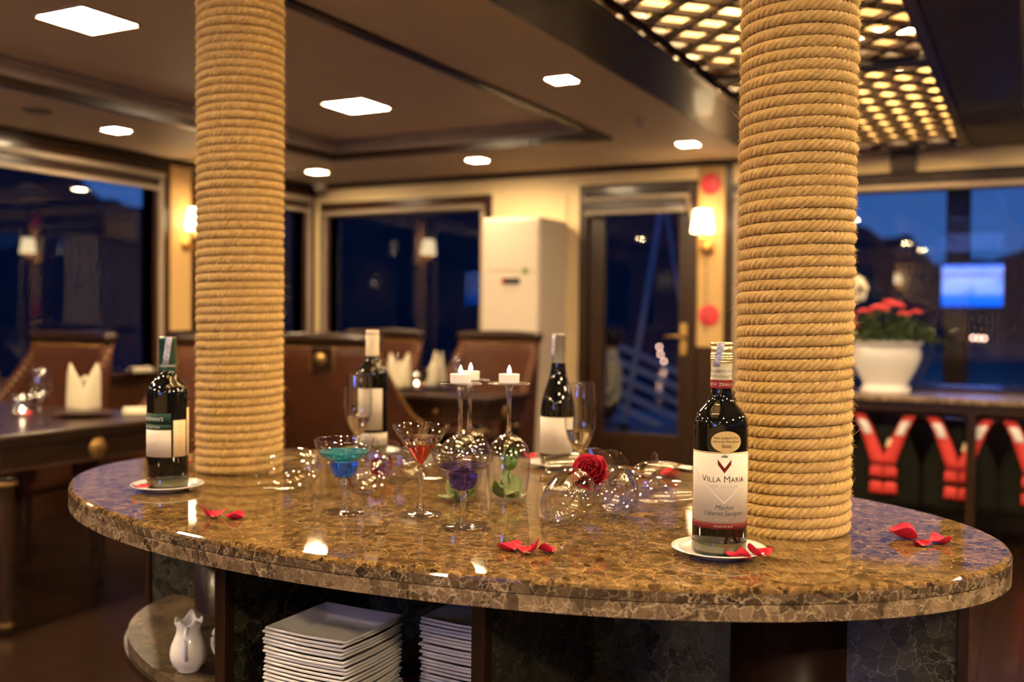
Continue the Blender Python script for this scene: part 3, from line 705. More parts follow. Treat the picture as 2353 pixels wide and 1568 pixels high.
for (x, y), rz, lb in (((-1.56, 1.68), .4, 'tall column wound with jute rope, the far one on the left'), ((-.35, 1.68), 2.1, 'tall column wound with jute rope, the near one behind the red-banded bottle')):
    t = thing('rope_column', lb, 'column', (x, y, 0), rz, 'rope columns through the buffet')
    for me in strands: link('rope_strand', me, M['rope'], t)
    link('core', core_m, M['rope'], t); stuff(link('rope_fuzz', fz, M['fibre'], t))
    s_ = link('lower_shaft', low_m, M['wood_v'], t)

# ------------------------------------------------------------------ bottles
def facing(x, y, off=0): return math.atan2(-y, -x)+R(90)+R(off)      # local -Y looks at the camera
def cyl_patch(r, a0, a1, z0, z1, n=28, th=.0003):
    f = lambda rr: (lambda s, t: (rr*math.sin(R(a0+(a1-a0)*s)), -rr*math.cos(R(a0+(a1-a0)*s)), z0+(z1-z0)*t))
    return MB().slab(f(r+th), f(r-.0002), n, 1)
def text_mesh(body, size, spacing=1.0, shear=0):
    cu = bpy.data.curves.new('txt', 'FONT'); cu.body = body; cu.size = size; cu.align_x = 'CENTER'; cu.space_character = spacing; cu.shear = shear; cu.resolution_u = 2
    o = bpy.data.objects.new('txt', cu); col.objects.link(o)
    dg = bpy.context.evaluated_depsgraph_get(); me = bpy.data.meshes.new_from_object(o.evaluated_get(dg))
    bpy.data.objects.remove(o); bpy.data.curves.remove(cu); return me
def cyl_text(name, body, size, r, z, ang, mat, parent, sx=1, spacing=1.0, shear=0, th=.0006):
    me = text_mesh(body, size, spacing, shear)
    for v in me.vertices:
        a = v.co.x*sx/r+R(ang); zz = z+v.co.y
        v.co = ((r+th)*math.sin(a), -(r+th)*math.cos(a), zz)
    me.materials.clear(); me.materials.append(mat); me.name = name
    return link(name, me, mat, parent)
def cyl_caps(pieces, r, z, ang, mat, parent, th=.0006, gap=.0009):
    """small capitals: pieces of differing size set one after another and centred"""
    ms = []; x = 0
    for body, size in pieces:
        if body == ' ': x += size*.7; continue
        me = text_mesh(body, size, 1.04); xs = [v.co.x for v in me.vertices]; ms.append((me, x-min(xs))); x += max(xs)-min(xs)+gap
    for me, off in ms:
        for v in me.vertices:
            a = (v.co.x+off-x/2)/r+R(ang); v.co = ((r+th)*math.sin(a), -(r+th)*math.cos(a), z+v.co.y)
        me.materials.clear(); me.materials.append(mat); link('label_text', me, mat, parent)
def cyl_poly(name, pts, r, z, ang, mat, parent, th=.0006, cut=12):
    """flat printed quads (x,z corners: left-low.. as a-b-c-d with a,b on one side and c,d on the other) wrapped on the bottle"""
    mb = MB()
    def P(x, zz): a = x/r+R(ang); return ((r+th)*math.sin(a), -(r+th)*math.cos(a), z+zz)
    for q in pts:
        a0, b0, c0, d0 = q
        mix = lambda p, w, t: (p[0]+(w[0]-p[0])*t, p[1]+(w[1]-p[1])*t)
        mb.grid(lambda s_, t: P(*mix(mix(a0, d0, s_), mix(b0, c0, s_), t)), cut, 3)
    return mb.build(name, mat, parent, fix=False)
def cyl_oval(name, rx, rz, r, z, ang, mat, parent, th=.0005):
    def P(s_, t):
        x = rx*(2*s_-1)*.9999; h_ = rz*math.sqrt(max(0, 1-(2*s_-1)**2*.9998)); a = x/r+R(ang)
        return ((r+th)*math.sin(a), -(r+th)*math.cos(a), z+h_*(2*t-1))
    return MB().grid(P, 48, 8).build(name, mat, parent, fix=False)
def bordeaux(h, r, sh=.62):
    zs = h*sh
    p = [(0, .004), (r*.7, .003), (r*.93, 0), (r, .005), (r, zs)]
    p += [(a, b_) for a, b_ in bez((r, zs), (r, zs+.028), (.0160, zs+.026), (.0155, zs+.054), 14)[1:]]
    p += [(.0148, h-.07), (.0146, h-.002), (.012, h), (0, h)]
    return p
def burgundy(h, r):
    p = [(0, .004), (r*.7, .003), (r*.93, 0), (r, .005), (r, h*.40)]
    p += bez((r, h*.40), (r, h*.55), (.017, h*.62), (.0155, h*.80), 14)[1:]
    p += [(.0146, h-.002), (.012, h), (0, h)]
    return p
def bottle(name, label, x, y, z, h, r, prof, off):
    t = thing(name, label, 'bottle', (x, y, z), facing(x, y, off), 'wine bottles on saucers')
    MB().lathe(prof, 64).build('glass_body', M['bottle'], t, angle=50)
    MB().lathe([(r+.0002, .006), (r+.0003, .020)], 64).build('base_reflection', M['bottle_base'], t, True)  # painted reflection of the saucer round the foot
    return t
SZ = BZ+.0055            # where a bottle stands inside its saucer
# near bottle with the cream label
h, r = .3065, .0395
A = bottle('wine_bottle', 'near red wine bottle with cream label and gold ribbed cap', -.403, 1.435, SZ, h, r, bordeaux(h, r, .603), 0)
lab = cyl_patch(r, -76, 88, .047, .150, 48).build('front_label', M['paper'], A, True)
cyl_patch(r, -76, 88, .1498, .1512, 48, .0005).build('label_gold_line', M['gold_foil'], lab, True)
cyl_patch(r, -76, 88, .0405, .0492, 48, .0005).build('label_red_band', M['maroon'], lab, True)
LA = 9
cyl_caps([('V', .0132), ('ILLA', .0104), (' ', .005), ('M', .0132), ('ARIA', .0104)], r, .1085, LA, M['ink'], lab)
cyl_text('label_text', 'NEW ZEALAND', .0052, r, .1005, LA, M['ink_pale'], lab, spacing=1.15, sx=1.05)
cyl_text('label_text', 'Merlot', .0098, r, .0690, LA, M['ink'], lab, shear=.3)
cyl_text('label_text', 'Cabernet Sauvignon', .0098, r, .0605, LA, M['ink'], lab, shear=.3, sx=.74)
cyl_text('label_text', 'HAWKES BAY 2013', .0050, r, .0525, LA, M['ink_pale'], lab, spacing=1.1, sx=1.0)
cyl_text('label_text', 'PRIVATE BIN', .0042, r, .0434, LA-1, M['ink_pale'], lab, spacing=1.15, th=.0009)
w_, hh = .0098, .0085
cyl_poly('chevron_emblem', [[(-w_, .020), (-w_*.98, .0125), (0, .0), (0, .0075)], [(0, .0075), (0, .0), (w_*.98, .0125), (w_, .020)]], r, .1215, LA, M['maroon'], lab)
crown = [[(-.0045, .0225), (.0045, .0225), (.0045, .0232), (-.0045, .0232)]]
for cx_ in (-.004, -.002, 0, .002, .004):
    tp = .0268-abs(cx_)*.35; crown.append([(cx_*.8-.0007, .0232), (cx_*.8+.0007, .0232), (cx_*1.1+.0005, tp), (cx_*1.1-.0005, tp)])
cyl_poly('crown_emblem', crown, r, .1215, LA, M['ink'], lab)
cyl_poly('embossed_chevron', [[(-.052, .052), (-.052, .0495), (0, .0), (0, .0025)], [(0, .0025), (0, .0), (.040, .0385), (.040, .041)]], r, .0775, LA, M['emboss'], lab, th=.0004)
osz = cyl_oval('award_sticker', .0225, .0152, r, .1665, 13, M['gold_paper'], A)
for tx, s_, z_ in (("New Zealand's Most", .0048, .1708), ('Admired Wine Brand', .0048, .1655), ('Drinks', .0052, .1595)):
    cyl_text('sticker_text', tx, s_, r, z_, 13, M['ink'], osz, th=.0011, sx=.92 if s_ < .005 else 1)
cyl_poly('sticker_rule', [[(-.006, 0), (.006, 0), (.006, .0006), (-.006, .0006)]], r, .1583, 13, M['ink'], osz, th=.0011)
MB().lathe([(.0158, .2415), (.0160, .2535)], 40).build('neck_red_band', M['redband'], A, True)
cyl_text('neck_text', 'NEW ZEALAND', .0062, .0161, .2452, 10, M['paper'], A, spacing=1.15, th=.0004)
MB().lathe([(.0161, .2535), (.0163, .2542), (.0157, .2545), (.0155, .2790)], 40).build('neck_landscape_foil', M['foil_scene'], A, True)
prof = [(.0157, .2785), (.0168, .2790), (.0168, .2805)]
for z_ in (.2825, .2860, .2895): prof += [(.0155, z_), (.0166, z_+.001), (.0166, z_+.002), (.0155, z_+.0028)]
prof += [(.0160, .2950), (.0160, .3020), (.0155, .3025), (.0164, .3035), (.0164, .3065), (.0155, .3085), (.0, .3085)]
MB().lathe(prof, 40).build('cap', M['gold_foil'], A, True)
def stamp(r, a0, z0, z1, aw, tilt, parent, z2=None):
    f = lambda rr: (lambda s, t: (rr*math.sin(R(a0+aw*(s-.5)+tilt*(t-.5))), -rr*math.cos(R(a0+aw*(s-.5)+tilt*(t-.5))), z0+(z1-z0)*t))
    MB().slab(f(r+.0008), f(r+.0002), 8, 4).build('tax_stamp', M['stamp'], parent, True)
stamp(.0164, -16, .2735, .3082, 36, 24, A)
# far left bottle, green label
h, r = .2945, .0395
B = bottle('wine_bottle', 'wine bottle with dark green neck foil, label half turned away, on the left saucer', -1.5035, 1.418, SZ, h, r, bordeaux(h, r, .62), 0)
lab = cyl_patch(r, -130, 9, .064, .1165, 40).build('front_label', M['paper'], B, True)
g = cyl_patch(r, -130, 9, .1295, .1485, 40).build('green_label_top', M['green_label'], B, True)
g2_ = cyl_patch(r, -130, 9, .1165, .1275, 40).build('green_label_band', M['green_label'], B, True)
cyl_text('label_text', "LINDEMAN'S", .0098, r, .1345, -52, M['whiteink'], g)
cyl_text('label_text', 'PREMIER SELECTION', .0055, r, .1200, -58, M['whiteink'], g2_)
for i, (z_, n_) in enumerate(((.108, 18), (.104, 17), (.100, 18), (.090, 12), (.086, 10), (.078, 11), (.072, 12))):
    cyl_text('label_text', 'l'*n_*2, .0026, r, z_, -38, M['ink_pale'], lab, sx=1.2)
bl = cyl_patch(r, 15, 56, .064, .135, 16).build('back_label', M['label_cream'], B, True)
for i in range(12): cyl_text('label_text', 'i'*16, .0028, r, .124-.0045*i, 36, M['ink_pale'], bl, sx=1.1)
cyl_patch(r, 62, 84, .064, .158, 10).build('side_label', M['label_cream'], B, True)
MB().lathe([(.0163, .2290), (.0160, .2885), (.0165, .2890), (.0165, .2955), (.0150, .2962), (0, .2962)], 36).build('neck_foil', M['green_foil'], B, True)
cyl_text('neck_text', "LINDEMAN'S", .0068, .0163, .2375, -6, M['whiteink'], B, th=.0004)
stamp(.0164, -4, .2425, .2960, 40, 26, B)
# bottle with the cream cap behind the flute
h, r = .3035, .0385
Cb = bottle('wine_bottle', 'wine bottle with plain cream cap and white label behind a flute', -1.452, 2.030, SZ, h, r, bordeaux(h, r, .63), 0)
cyl_patch(r, -62, 40, .060, .162, 32).build('front_label', M['paper'], Cb, True)
cyl_patch(r, -62, 74, .022, .052, 32).build('lower_label', M['paper'], Cb, True)
for i in range(7): cyl_text('label_text', 'l'*22, .0030, r, .100-.005*i, -8, M['ink_pale'], Cb, th=.0005)
MB().lathe([(.0163, .2410), (.0163, .2925), (.0158, .2930), (.0163, .2936), (.0163, .3030), (.0150, .3050), (0, .3050)], 36).build('cap', M['cream_foil'], Cb, True)
# sloping-shouldered bottle at the back
h, r = .3020, .0400
Db = bottle('wine_bottle', 'sloping-shouldered wine bottle with grey foil and white label at the back', -.972, 2.092, SZ, h, r, burgundy(h, r), 0)
cyl_patch(r, -88, 62, .028, .112, 40).build('front_label', M['paper'], Db, True)
for i in range(5): cyl_text('label_text', 'l'*26, .0030, r, .068-.005*i, -10, M['ink_pale'], Db, th=.0005)
MB().lathe([(.0160, .2360), (.0156, .2960), (.0162, .2964), (.0162, .3020), (.0150, .3035), (0, .3035)], 36).build('neck_foil', M['grey_foil'], Db, True)
stamp(.0162, -50, .245, .300, 40, 10, Db)

# saucers
sp = [(0, .0), (.036, .0), (.038, .0), (.040, .003), (.052, .0065), (.0660, .0115), (.0672, .0125), (.0660, .0133), (.052, .0088), (.042, .0056), (.038, .0050), (0, .0050)]
sme = MB().lathe(sp, 64).mesh('dish', True); sme.materials.append(M['white'])
SX = {'A': (-.403, 1.435), 'B': (-1.5035, 1.418), 'C': (-1.452, 2.030), 'D': (-.972, 2.092)}
for k, lb in (('A', 'white saucer under the near bottle, with a red petal on its rim'), ('B', 'white saucer under the green-foil bottle on the left'), ('C', 'white saucer under the cream-capped bottle'), ('D', 'white saucer under the sloping-shouldered bottle at the back')):
    o = bpy.data.objects.new('saucer', sme); col.objects.link(o); o.location = (*SX[k], BZ+.0003); o.scale = (1.04, 1.04, 1); tag(o, lb, 'saucer', 'saucers under the wine bottles')

# ------------------------------------------------------------------ glasses
def wall_prof(outer, th):
    """closed glass wall: outer profile bottom->rim then inner rim->bottom"""
    inn = []
    for i, (r_, z_) in enumerate(outer):
        a = outer[max(i-1, 0)]; b_ = outer[min(i+1, len(outer)-1)]
        dr, dz = b_[0]-a[0], b_[1]-a[1]; L = math.hypot(dr, dz) or 1
        inn.append((max(r_-th*dz/L, 0), z_+th*dr/L))
    inn[0] = (0, outer[0][1]+th*1.6)
    ro_, ri_ = outer[-1], inn[-1]; c = ((ro_[0]+ri_[0])/2, (ro_[1]+ri_[1])/2); h_ = th*.5
    rim = [(c[0]+h_*math.cos(a)*(1 if ro_[0] > ri_[0] else -1), c[1]+h_*math.sin(a)) for a in [math.pi*k/6 for k in range(1, 6)]]
    return [(0, outer[0][1])]+outer[1:]+rim+inn[:0:-1]+[inn[0]]
GH = .2225
def wine_bowl():
    o = [(0, .096)]+[(.006, .0965)]+bez((.008, .098), (.030, .103), (.0425, .125), (.0418, .150), 12)+bez((.0418, .150), (.0412, .180), (.0365, .205), (.0335, .2225), 10)[1:]
    return o
WG = {'bowl': MB().lathe(wall_prof(wine_bowl(), .0014), 48).mesh('bowl', True),
      'stem': MB().lathe([(0, .003), (.0110, .0035), (.0078, .0075), (.0056, .016), (.0044, .030), (.0038, .055), (.0040, .080), (.0052, .0915), (.0078, .0972), (0, .0976)], 20).mesh('stem', True),
      'foot': MB().lathe([(0, .0004), (.012, .0002), (.0385, 0), (.0402, .0005), (.0408, .0014), (.0402, .0023), (.0385, .0026), (.020, .0030), (.010, .0044), (0, .005)], 48).mesh('foot', True)}
for k_ in WG: WG[k_].materials.append(M['glass' if k_ == 'stem' else 'bowlglass'])
def wine_glass(label, loc, rot=(0, 0, 0), group='clear stemmed wine glasses', name='wine_glass', s=1):
    t = thing(name, label, 'glass', loc, 0, group); t.rotation_euler = rot; t.scale = (s, s, s)
    for k_ in ('bowl', 'stem', 'foot'): link(k_, WG[k_], None, t)
    return t
def lying_glass(label, mouth, foot, lift=0):
    m_, f_ = Vector(mouth), Vector(foot); d = (m_-f_); d.normalize()
    z = BZ+.0422
    base = Vector((m_.x-d.x*GH, m_.y-d.y*GH, z+lift)); dirv = Vector((m_.x, m_.y, z-.002))-base; dirv.normalize()
    q = Vector((0, 0, 1)).rotation_difference(dirv)
    t = wine_glass(label, base, (0, 0, 0), 'wine glasses lying on the buffet'); t.rotation_mode = 'QUATERNION'; t.rotation_quaternion = q
    return t
G2 = lambda *a: Vector((a[0], a[1], 0))
lying_glass('wine glass leaning with its mouth to the lower left, under the rose', G2(-.6765, 1.4652), G2(-.7045, 1.6600), .028)
lying_glass('wine glass lying with its open mouth towards the camera, right of the rose', G2(-.6180, 1.5760), G2(-.7150, 1.7752), .012)
lying_glass('wine glass lying with its mouth hidden behind the near bottle', G2(-.5504, 1.786), G2(-.765, 1.700))
lying_glass('wine glass lying behind the rose with its mouth to the left', G2(-.843, 1.752), G2(-.650, 1.875))
lying_glass('wine glass lying with its mouth towards the far rope column', G2(-1.318, 1.487), G2(-1.258, 1.69))
lying_glass('wine glass lying behind the martini glass, mouth to the right', G2(-1.075, 1.775), G2(-1.295, 1.80))
lying_glass('wine glass lying behind the blue cocktail, mouth to the camera', G2(-1.120, 1.535), G2(-1.205, 1.735), .004)

# upturned glasses with tealights
INV = [(-.948, 1.607, 'upturned wine glass behind the purple cocktail, carrying a tealight', 'tealight candle on the upturned glass behind the purple cocktail'),
       (-.982, 1.700, 'upturned wine glass farthest back, its stem just behind another', 'tealight candle on the rearmost upturned glass'),
       (-.874, 1.662, 'upturned wine glass on the right with a leafy stem inside', 'tealight candle on the right-hand upturned glass')]
for x, y, lb, lc in INV:
    wine_glass(lb, (x, y, BZ+GH+.0004), (math.pi, 0, 0), 'upturned wine glasses with tealights')
    t = thing('tealight', lc, 'candle', (x, y, BZ+GH+.0006), 0, 'tealights on upturned glasses')
    MB().lathe([(0, .0), (.0190, .0), (.0195, .0015), (.0195, .0155), (.0200, .0160), (.0190, .0162), (.0188, .0150), (.0185, .0125), (0, .0125)], 36).build('cup', M['reflect'], t, angle=40)
    MB().lathe([(.0184, .0126), (.0184, .0145), (.004, .0138), (0, .0138)], 30).build('wax', M['wax'], t, True)
    MB().tube([(0, 0, .013), (.0005, 0, .0185)], .0006, 6).build('wick', M['black'], t)
    o = MB().lathe([(0, .0165), (.0022, .0180), (.0036, .0210), (.0031, .0245), (.0015, .0290), (0, .0325)], 16).build('flame', M['flame'], t, True); o.location = (.002 if y > 1.69 else 0, 0, 0)
# leafy rose stems inside two of them
def leaf_mesh(L, w, curl=.25):
    def f(s, t):
        x = (s-.5)*2; ww = w*math.sin(math.pi*min(1, max(0, t)))**.7*(1-.25*t)
        return (x*ww/2, L*t, curl*L*(t*t)-.25*abs(x)*ww*.6)
    return MB().grid(f, 6, 10).mesh('leaf', True, fix=False)
lf = leaf_mesh(.040, .034); lf2 = leaf_mesh(.032, .026, .4)
def sprig(loc, label, tall, rz, flip):
    t = thing('rose_sprig', label, 'sprig', loc, rz, 'leafy sprigs inside upturned glasses')
    MB().tube([(.012, 0, .004), (.004, .002, .020), (0, 0, .045), (.002, -.001, tall)], [.0022, .0020, .0019, .0018], 8).build('stem', M['leaf'], t, True)
    sp_ = [(.002, 0, .020, 200, -10, lf, 'leaf_pale'), (.004, 0, .018, 330, -25, lf, 'leaf_pale'), (0, .002, .024, 90, 10, lf2, 'leaf'), (.006, 0, .012, 150, -20, lf2, 'leaf'), (.0, 0, .030, 20, 40, lf2, 'leaf_pale'), (.008, .002, .010, 250, -10, lf2, 'leaf'), (.008, .004, .004, 300, 55, lf, 'leaf_pale'), (-.006, .002, .006, 60, 60, lf2, 'leaf'), (-.010, -.004, .004, 130, 50, lf, 'leaf'), (.012, -.006, .008, 10, 70, lf, 'leaf_pale')]
    for x, y, z, az, el, me, mt in sp_:
        o = link('leaf', me.copy(), M[mt], t); o.location = (x, y, z); o.rotation_euler = (R(el), 0, R(az))
    if flip:
        MB().ball((.002, 0, tall+.010), .0145, 16, 10, 1.0).build('calyx', M['leaf'], t, True)
        for k in range(5):
            a = 2*math.pi*k/5; MB().tube([(.002+.008*math.cos(a), .008*math.sin(a), tall+.012), (.002+.014*math.cos(a), .014*math.sin(a), tall+.024), (.002+.010*math.cos(a), .010*math.sin(a), tall+.040)], [.004, .003, .0004], 6).build('sepal', M['leaf'], t, True)
sprig((-.874, 1.662, BZ+.0008), 'green rose stem with leaves inside the right upturned glass', .060, .5, True)
sprig((-.948, 1.607, BZ+.0008), 'green rose leaves inside the upturned glass behind the purple cocktail', .040, 2.6, False)

# flutes
def flute(label, x, y):
    t = thing('champagne_flute', label, 'glass', (x, y, BZ+.0003), 0, 'champagne flutes with a little wine')
    o = [(0, .056)]+[(.004, .0565)]+bez((.006, .058), (.018, .068), (.0335, .095), (.0338, .130), 12)+bez((.0338, .130), (.0338, .165), (.0310, .190), (.0295, .208), 10)[1:]
    MB().lathe(wall_prof(o, .0013), 48).build('bowl', M['bowlglass'], t, True)
    MB().lathe([(0, .004), (.0055, .004), (.0042, .012), (.0036, .03), (.0042, .05), (.006, .0575), (0, .058)], 18).build('stem', M['glass'], t, True)
    MB().lathe([(0, 0), (.030, 0), (.0305, .0008), (.030, .0015), (.012, .0028), (.006, .0045), (0, .005)], 40).build('foot', M['bowlglass'], t, True)
    pr = [(max(r_-.0016, .0), z_) for r_, z_ in o if .0585 <= z_ <= .112]
    MB().lathe([(0, .0588)]+pr[1:]+[(0, pr[-1][1])], 40).build('wine', M['gold_wine'], t, angle=50)
    bb = MB()
    for k in range(60):
        z_ = random.uniform(.064, .108); rm = max(q[0] for q in pr if q[1] <= z_+.004)-.003; a = random.uniform(0, 6.28); rr = rm*math.sqrt(random.random()); bb.ball((rr*math.cos(a), rr*math.sin(a), z_), random.uniform(.0006, .0014), 6, 4)
    stuff(bb.build('bubbles', M['bowlglass'], t, True))
    return t
flute('champagne flute in front of the cream-capped bottle', -1.424, 1.934)
flute('champagne flute behind the red rose', -.850, 1.942)

# cocktails
def margarita(label, x, y, h, rr, drinks):
    t = thing('margarita_glass', label, 'glass', (x, y, BZ+.0003), 0, 'margarita glasses with cocktails')
    z0 = .060                                # bottom of the lower bowl
    o = [(0, z0), (.008, z0+.0005)]+bez((.012, z0+.001), (.022, z0+.004), (.0245, z0+.014), (.0252, z0+.030), 8)+[(.0258, z0+.0325)]+bez((.0285, z0+.0350), (.040, z0+.037), (.050, z0+.048), (rr, h), 10)
    MB().lathe(wall_prof(o, .0013), 56).build('bowl', M['bowlglass'], t, True)
    MB().lathe([(0, .004), (.0085, .004), (.0060, .012), (.0045, .022), (.0042, .040), (.0055, .052), (.0100, .0592), (0, .0604)], 20).build('stem', M['glass'], t, True)
    MB().lathe([(0, 0), (.0352, 0), (.0357, .001), (.035, .002), (.018, .0036), (.009, .006), (0, .0065)], 48).build('foot', M['bowlglass'], t, True)
    for mat, a, b_ in drinks:
        pr = [(r_-.0008, z_) for r_, z_ in o if a <= z_-z0 <= b_]
        if a <= 0: pr = [(0, z0+.0024), (.010, z0+.0025)]+[p for p in pr if p[1] > z0+.0026]
        else: pr = [(0, pr[0][1])]+pr
        pr = pr+[(0, pr[-1][1])]
        MB().lathe(pr, 56).build('drink', M[mat], t, angle=50)
    return t
margarita('margarita glass with a blue and turquoise cocktail', -1.069, 1.412, .129, .0525, [('blue_drink', 0, .0305), ('teal_drink', .031, .050)])
margarita('margarita glass with a purple cocktail', -.825, 1.409, .1235, .0530, [('purple_drink', 0, .045)])
def martini(label, x, y):
    t = thing('martini_glass', label, 'glass', (x, y, BZ+.0003))
    h, rr, z0 = .157, .0512, .083
    o = [(0, z0), (.004, z0+.002), (.010, z0+.012), (.020, z0+.0265), (.030, z0+.041), (.040, z0+.0555), (rr, h)]
    MB().lathe(wall_prof(o, .0012), 56).build('bowl', M['bowlglass'], t, angle=60)
    MB().lathe([(0, .004), (.011, .004), (.0075, .010), (.0048, .022), (.0042, .050), (.0045, .074), (.0062, .084), (0, .086)], 20).build('stem', M['glass'], t, True)
    MB().lathe([(0, 0), (.0370, 0), (.0375, .001), (.037, .002), (.020, .0034), (.011, .005), (0, .006)], 48).build('foot', M['bowlglass'], t, True)
    pr = lambda a, b_: [((z_-z0-.0025)*.0512/.074*.985+.0002, z_) for z_ in np.linspace(a, b_, 5)]
    MB().lathe([(0, z0+.0045)]+pr(z0+.006, z0+.042)+[(0, z0+.042)], 56).build('drink', M['red_drink'], t, angle=50)
    MB().lathe([(0, z0+.0424)]+pr(z0+.0424, z0+.054)+[(0, z0+.054)], 56).build('drink', M['pale_drink'], t, angle=50)
martini('martini glass with a layered red cocktail', -.941, 1.461)

# ------------------------------------------------------------------ roses and petals
def rose(label, loc, rot, s=1):
    t = thing('rose', label, 'flower', loc, 0, 'red roses on the buffet'); t.rotation_euler = rot; t.scale = (s, s, s)
    MB().lathe([(0, -.016), (.008, -.015), (.014, -.006), (.013, .004), (0, .006)], 20).build('heart', M['rose'], t, True)
    for ring, (cnt, rad, hh, wid, fl_, lean) in enumerate(((1, .0035, .027, 330, .0, .0014), (2, .0068, .027, 210, .0005, .0022), (3, .0105, .0265, 160, .0015, .003), (3, .0145, .025, 165, .004, .0036), (4, .0190, .022, 130, .0075, .004), (5, .0232, .0175, 108, .0100, .004))):
        for i in range(cnt):
            a0 = 360*i/cnt+ring*47+random.uniform(-8, 8); bend = random.uniform(-.0015, .0015)
            def f(sg):
                def g_(s_, q):
                    u_ = (s_-.5)*2; a = R(a0+u_*wid/2); edge = (1-abs(u_)**3*.30)*(1+.04*math.sin(7*u_+ring))
                    zz = -.014+(hh+.014)*q*edge
                    body = min(1, q*1.7)**.6
                    rr = (.004+(rad-.004)*body)+fl_*max(0, q-.35)**2*1.9+lean*u_*q+bend*q+sg*.0003
                    zz -= fl_*.9*max(0, q-.72)**1.3*2.2
                    return (rr*math.cos(a), rr*math.sin(a), zz)
                return g_
            MB().slab(f(1), f(-1), 14, 10).build('petal', M['rose'], t, True)
    for i in range(5):
        a = 2*math.pi*i/5
        MB().tube([(.006*math.cos(a), .006*math.sin(a), -.016), (.016*math.cos(a), .016*math.sin(a), -.012), (.024*math.cos(a), .024*math.sin(a), -.018)], [.003, .0025, .0003], 6).build('sepal', M['leaf'], t, True)
    MB().tube([(0, 0, -.015), (.001, 0, -.030), (.004, .001, -.042)], .0018, 8).build('stem', M['leaf'], t, True)
vd = Vector((-.3957, .930, 0))                        # roughly away from the camera
rose('red rose propped on the crossed wine glass stems', (-.689, 1.619, .9215), (R(55), 0, R(16)), 1.05)
rose('red rose lying among the wine glasses behind the blue cocktail', (-1.225, 1.742, .8765), (R(80), 0, R(60)), .82)
def petal(label, x, y, z, rz, s=1, cup=.35, tip=0, roll=0, pitch=0):
    t = thing('rose_petal', label, 'petal', (x, y, z), rz, 'scattered rose petals'); 
    L, w = .031*s, .031*s
    def f(sg):
        def g_(p, q):
            u_ = (p-.5)*2; ww = w*1.08*max(.12*(1-q), math.sin(math.pi*min(.9999, max(.0001, .04+.96*q))**.80))**.62
            x_ = u_*ww/2; y_ = (q-.5)*L-.0025*(1-u_*u_)*(q > .95)*0
            zz = cup*(x_*x_/(w/2)*1.1+(q-.45)**2*L*.9)+.0012*math.sin(5*u_+3*q)+tip*max(0, q-.6)*L
            return (x_, y_, zz+sg*.00025+.0004)
        return g_
    b_ = MB().slab(f(1), f(-1), 10, 10).build('blade', M['petal'], t, True)
    b_.rotation_euler = (pitch, roll, 0)
    zmin = min((b_.rotation_euler.to_matrix() @ v.co).z for v in b_.data.vertices)
    b_.location.z = -zmin+.0002
    c = MB().slab(lambda p, q: ((p-.5)*w*(.16+.14*q), -L*.5+q*L*.16, cup*((q*.16-.45)**2*L*.9)+.0011), lambda p, q: ((p-.5)*w*(.16+.14*q), -L*.5+q*L*.16, cup*((q*.16-.45)**2*L*.9)+.0003), 4, 3).build('pale_base', M['petal_base'], b_, True)
zt = BZ+.0004
petal('red petal standing cupped, left of the pair on the left front edge', -1.237, 1.262, zt, .9, 1.2, .8, roll=.25)
petal('red petal lying beside another on the left front edge', -1.196, 1.276, zt, 2.0, 1.0, .55)
petal('dark red petal at the front edge, left of the pair below the purple cocktail', -.688, 1.309, zt, 1.2, 1.15, .55)
petal('folded red petal at the front edge, right of the pair below the purple cocktail', -.648, 1.303, zt, .2, 1.15, .9, roll=-.25)
petal('slim red petal curled up at the front edge beside the folded one', -.630, 1.318, zt, 1.5, .8, .7, roll=.3)
petal('large red petal on the blue-lit right end of the counter', -.178, 1.690, zt, 1.7, 1.4, .8, pitch=.15)
petal('small pale-based red petal, the middle of three on the right end', -.146, 1.653, zt, .3, .95, .6)
petal('narrow red petal, the rightmost on the counter', -.122, 1.682, zt, 2.3, 1.05, .7)
petal('red petal behind the lying glass, nearer the flute', -.748, 2.064, zt, .5, 1.5, .7)
petal('red petal behind the lying glass, nearer the near bottle', -.697, 2.078, zt, 2.2, 1.4, .7)
petal('red petal tucked between the green-foil bottle and the far rope column', -1.700, 1.655, zt, .5, 1.2, .8)
petal('red petal beside the saucer at the back', -1.0515, 2.112, zt+.010, .4, 1.0, .8, pitch=.2)
petal('broad red petal on the near saucer in front of the bottle', -.365, 1.3985, BZ+.0075, 1.9, 1.15, .5, pitch=.1)
petal('upright red petal on the right rim of the near saucer', -.342, 1.416, BZ+.0105, .8, 1.1, .7, roll=.2)
petal('red petal on the left rim of the far left saucer', -1.522, 1.369, BZ+.0085, 1.0, 1.15, .5)

# ------------------------------------------------------------------ crockery on the shelf
def plate_mesh(a, h_):
    mb = MB(); n_ = 24
    def ring(s_, z): return [(s_*x, s_*y, z) for x, y in sq]
    sq = []
    for i in range(4):
        for k in range(7):
            t_ = -1+2*k/6; c, s_ = [(t_, -1), (1, t_), (-t_, 1), (-1, -t_)][i]
            bul = 1-.025*(t_*t_)
            if k < 6: sq.append((c*bul if abs(c) == 1 else c, s_*bul if abs(s_) == 1 else s_))
    n_ = len(sq); prof = [(.40, 0), (.44, 0), (.56, .002), (1.0, h_-.0042), (1.015, h_-.0020), (1.0, h_), (.97, h_-.0004), (.66, .0062), (.62, .0048), (.40, .0044)]
    V = []
    for k, (s_, z) in enumerate(prof): V += [(x*s_*a, y*s_*a, z+.0012*((abs(x*y)) if s_ > .9 else 0)) for x, y in sq]
    Fs = [(k*n_+i, k*n_+(i+1) % n_, (k+1)*n_+(i+1) % n_, (k+1)*n_+i) for k in range(len(prof)-1) for i in range(n_)]
    Fs += [tuple(range(n_-1, -1, -1)), tuple(range((len(prof)-1)*n_, len(prof)*n_))]
    return mb.add(V, Fs).mesh('square_plate', True)
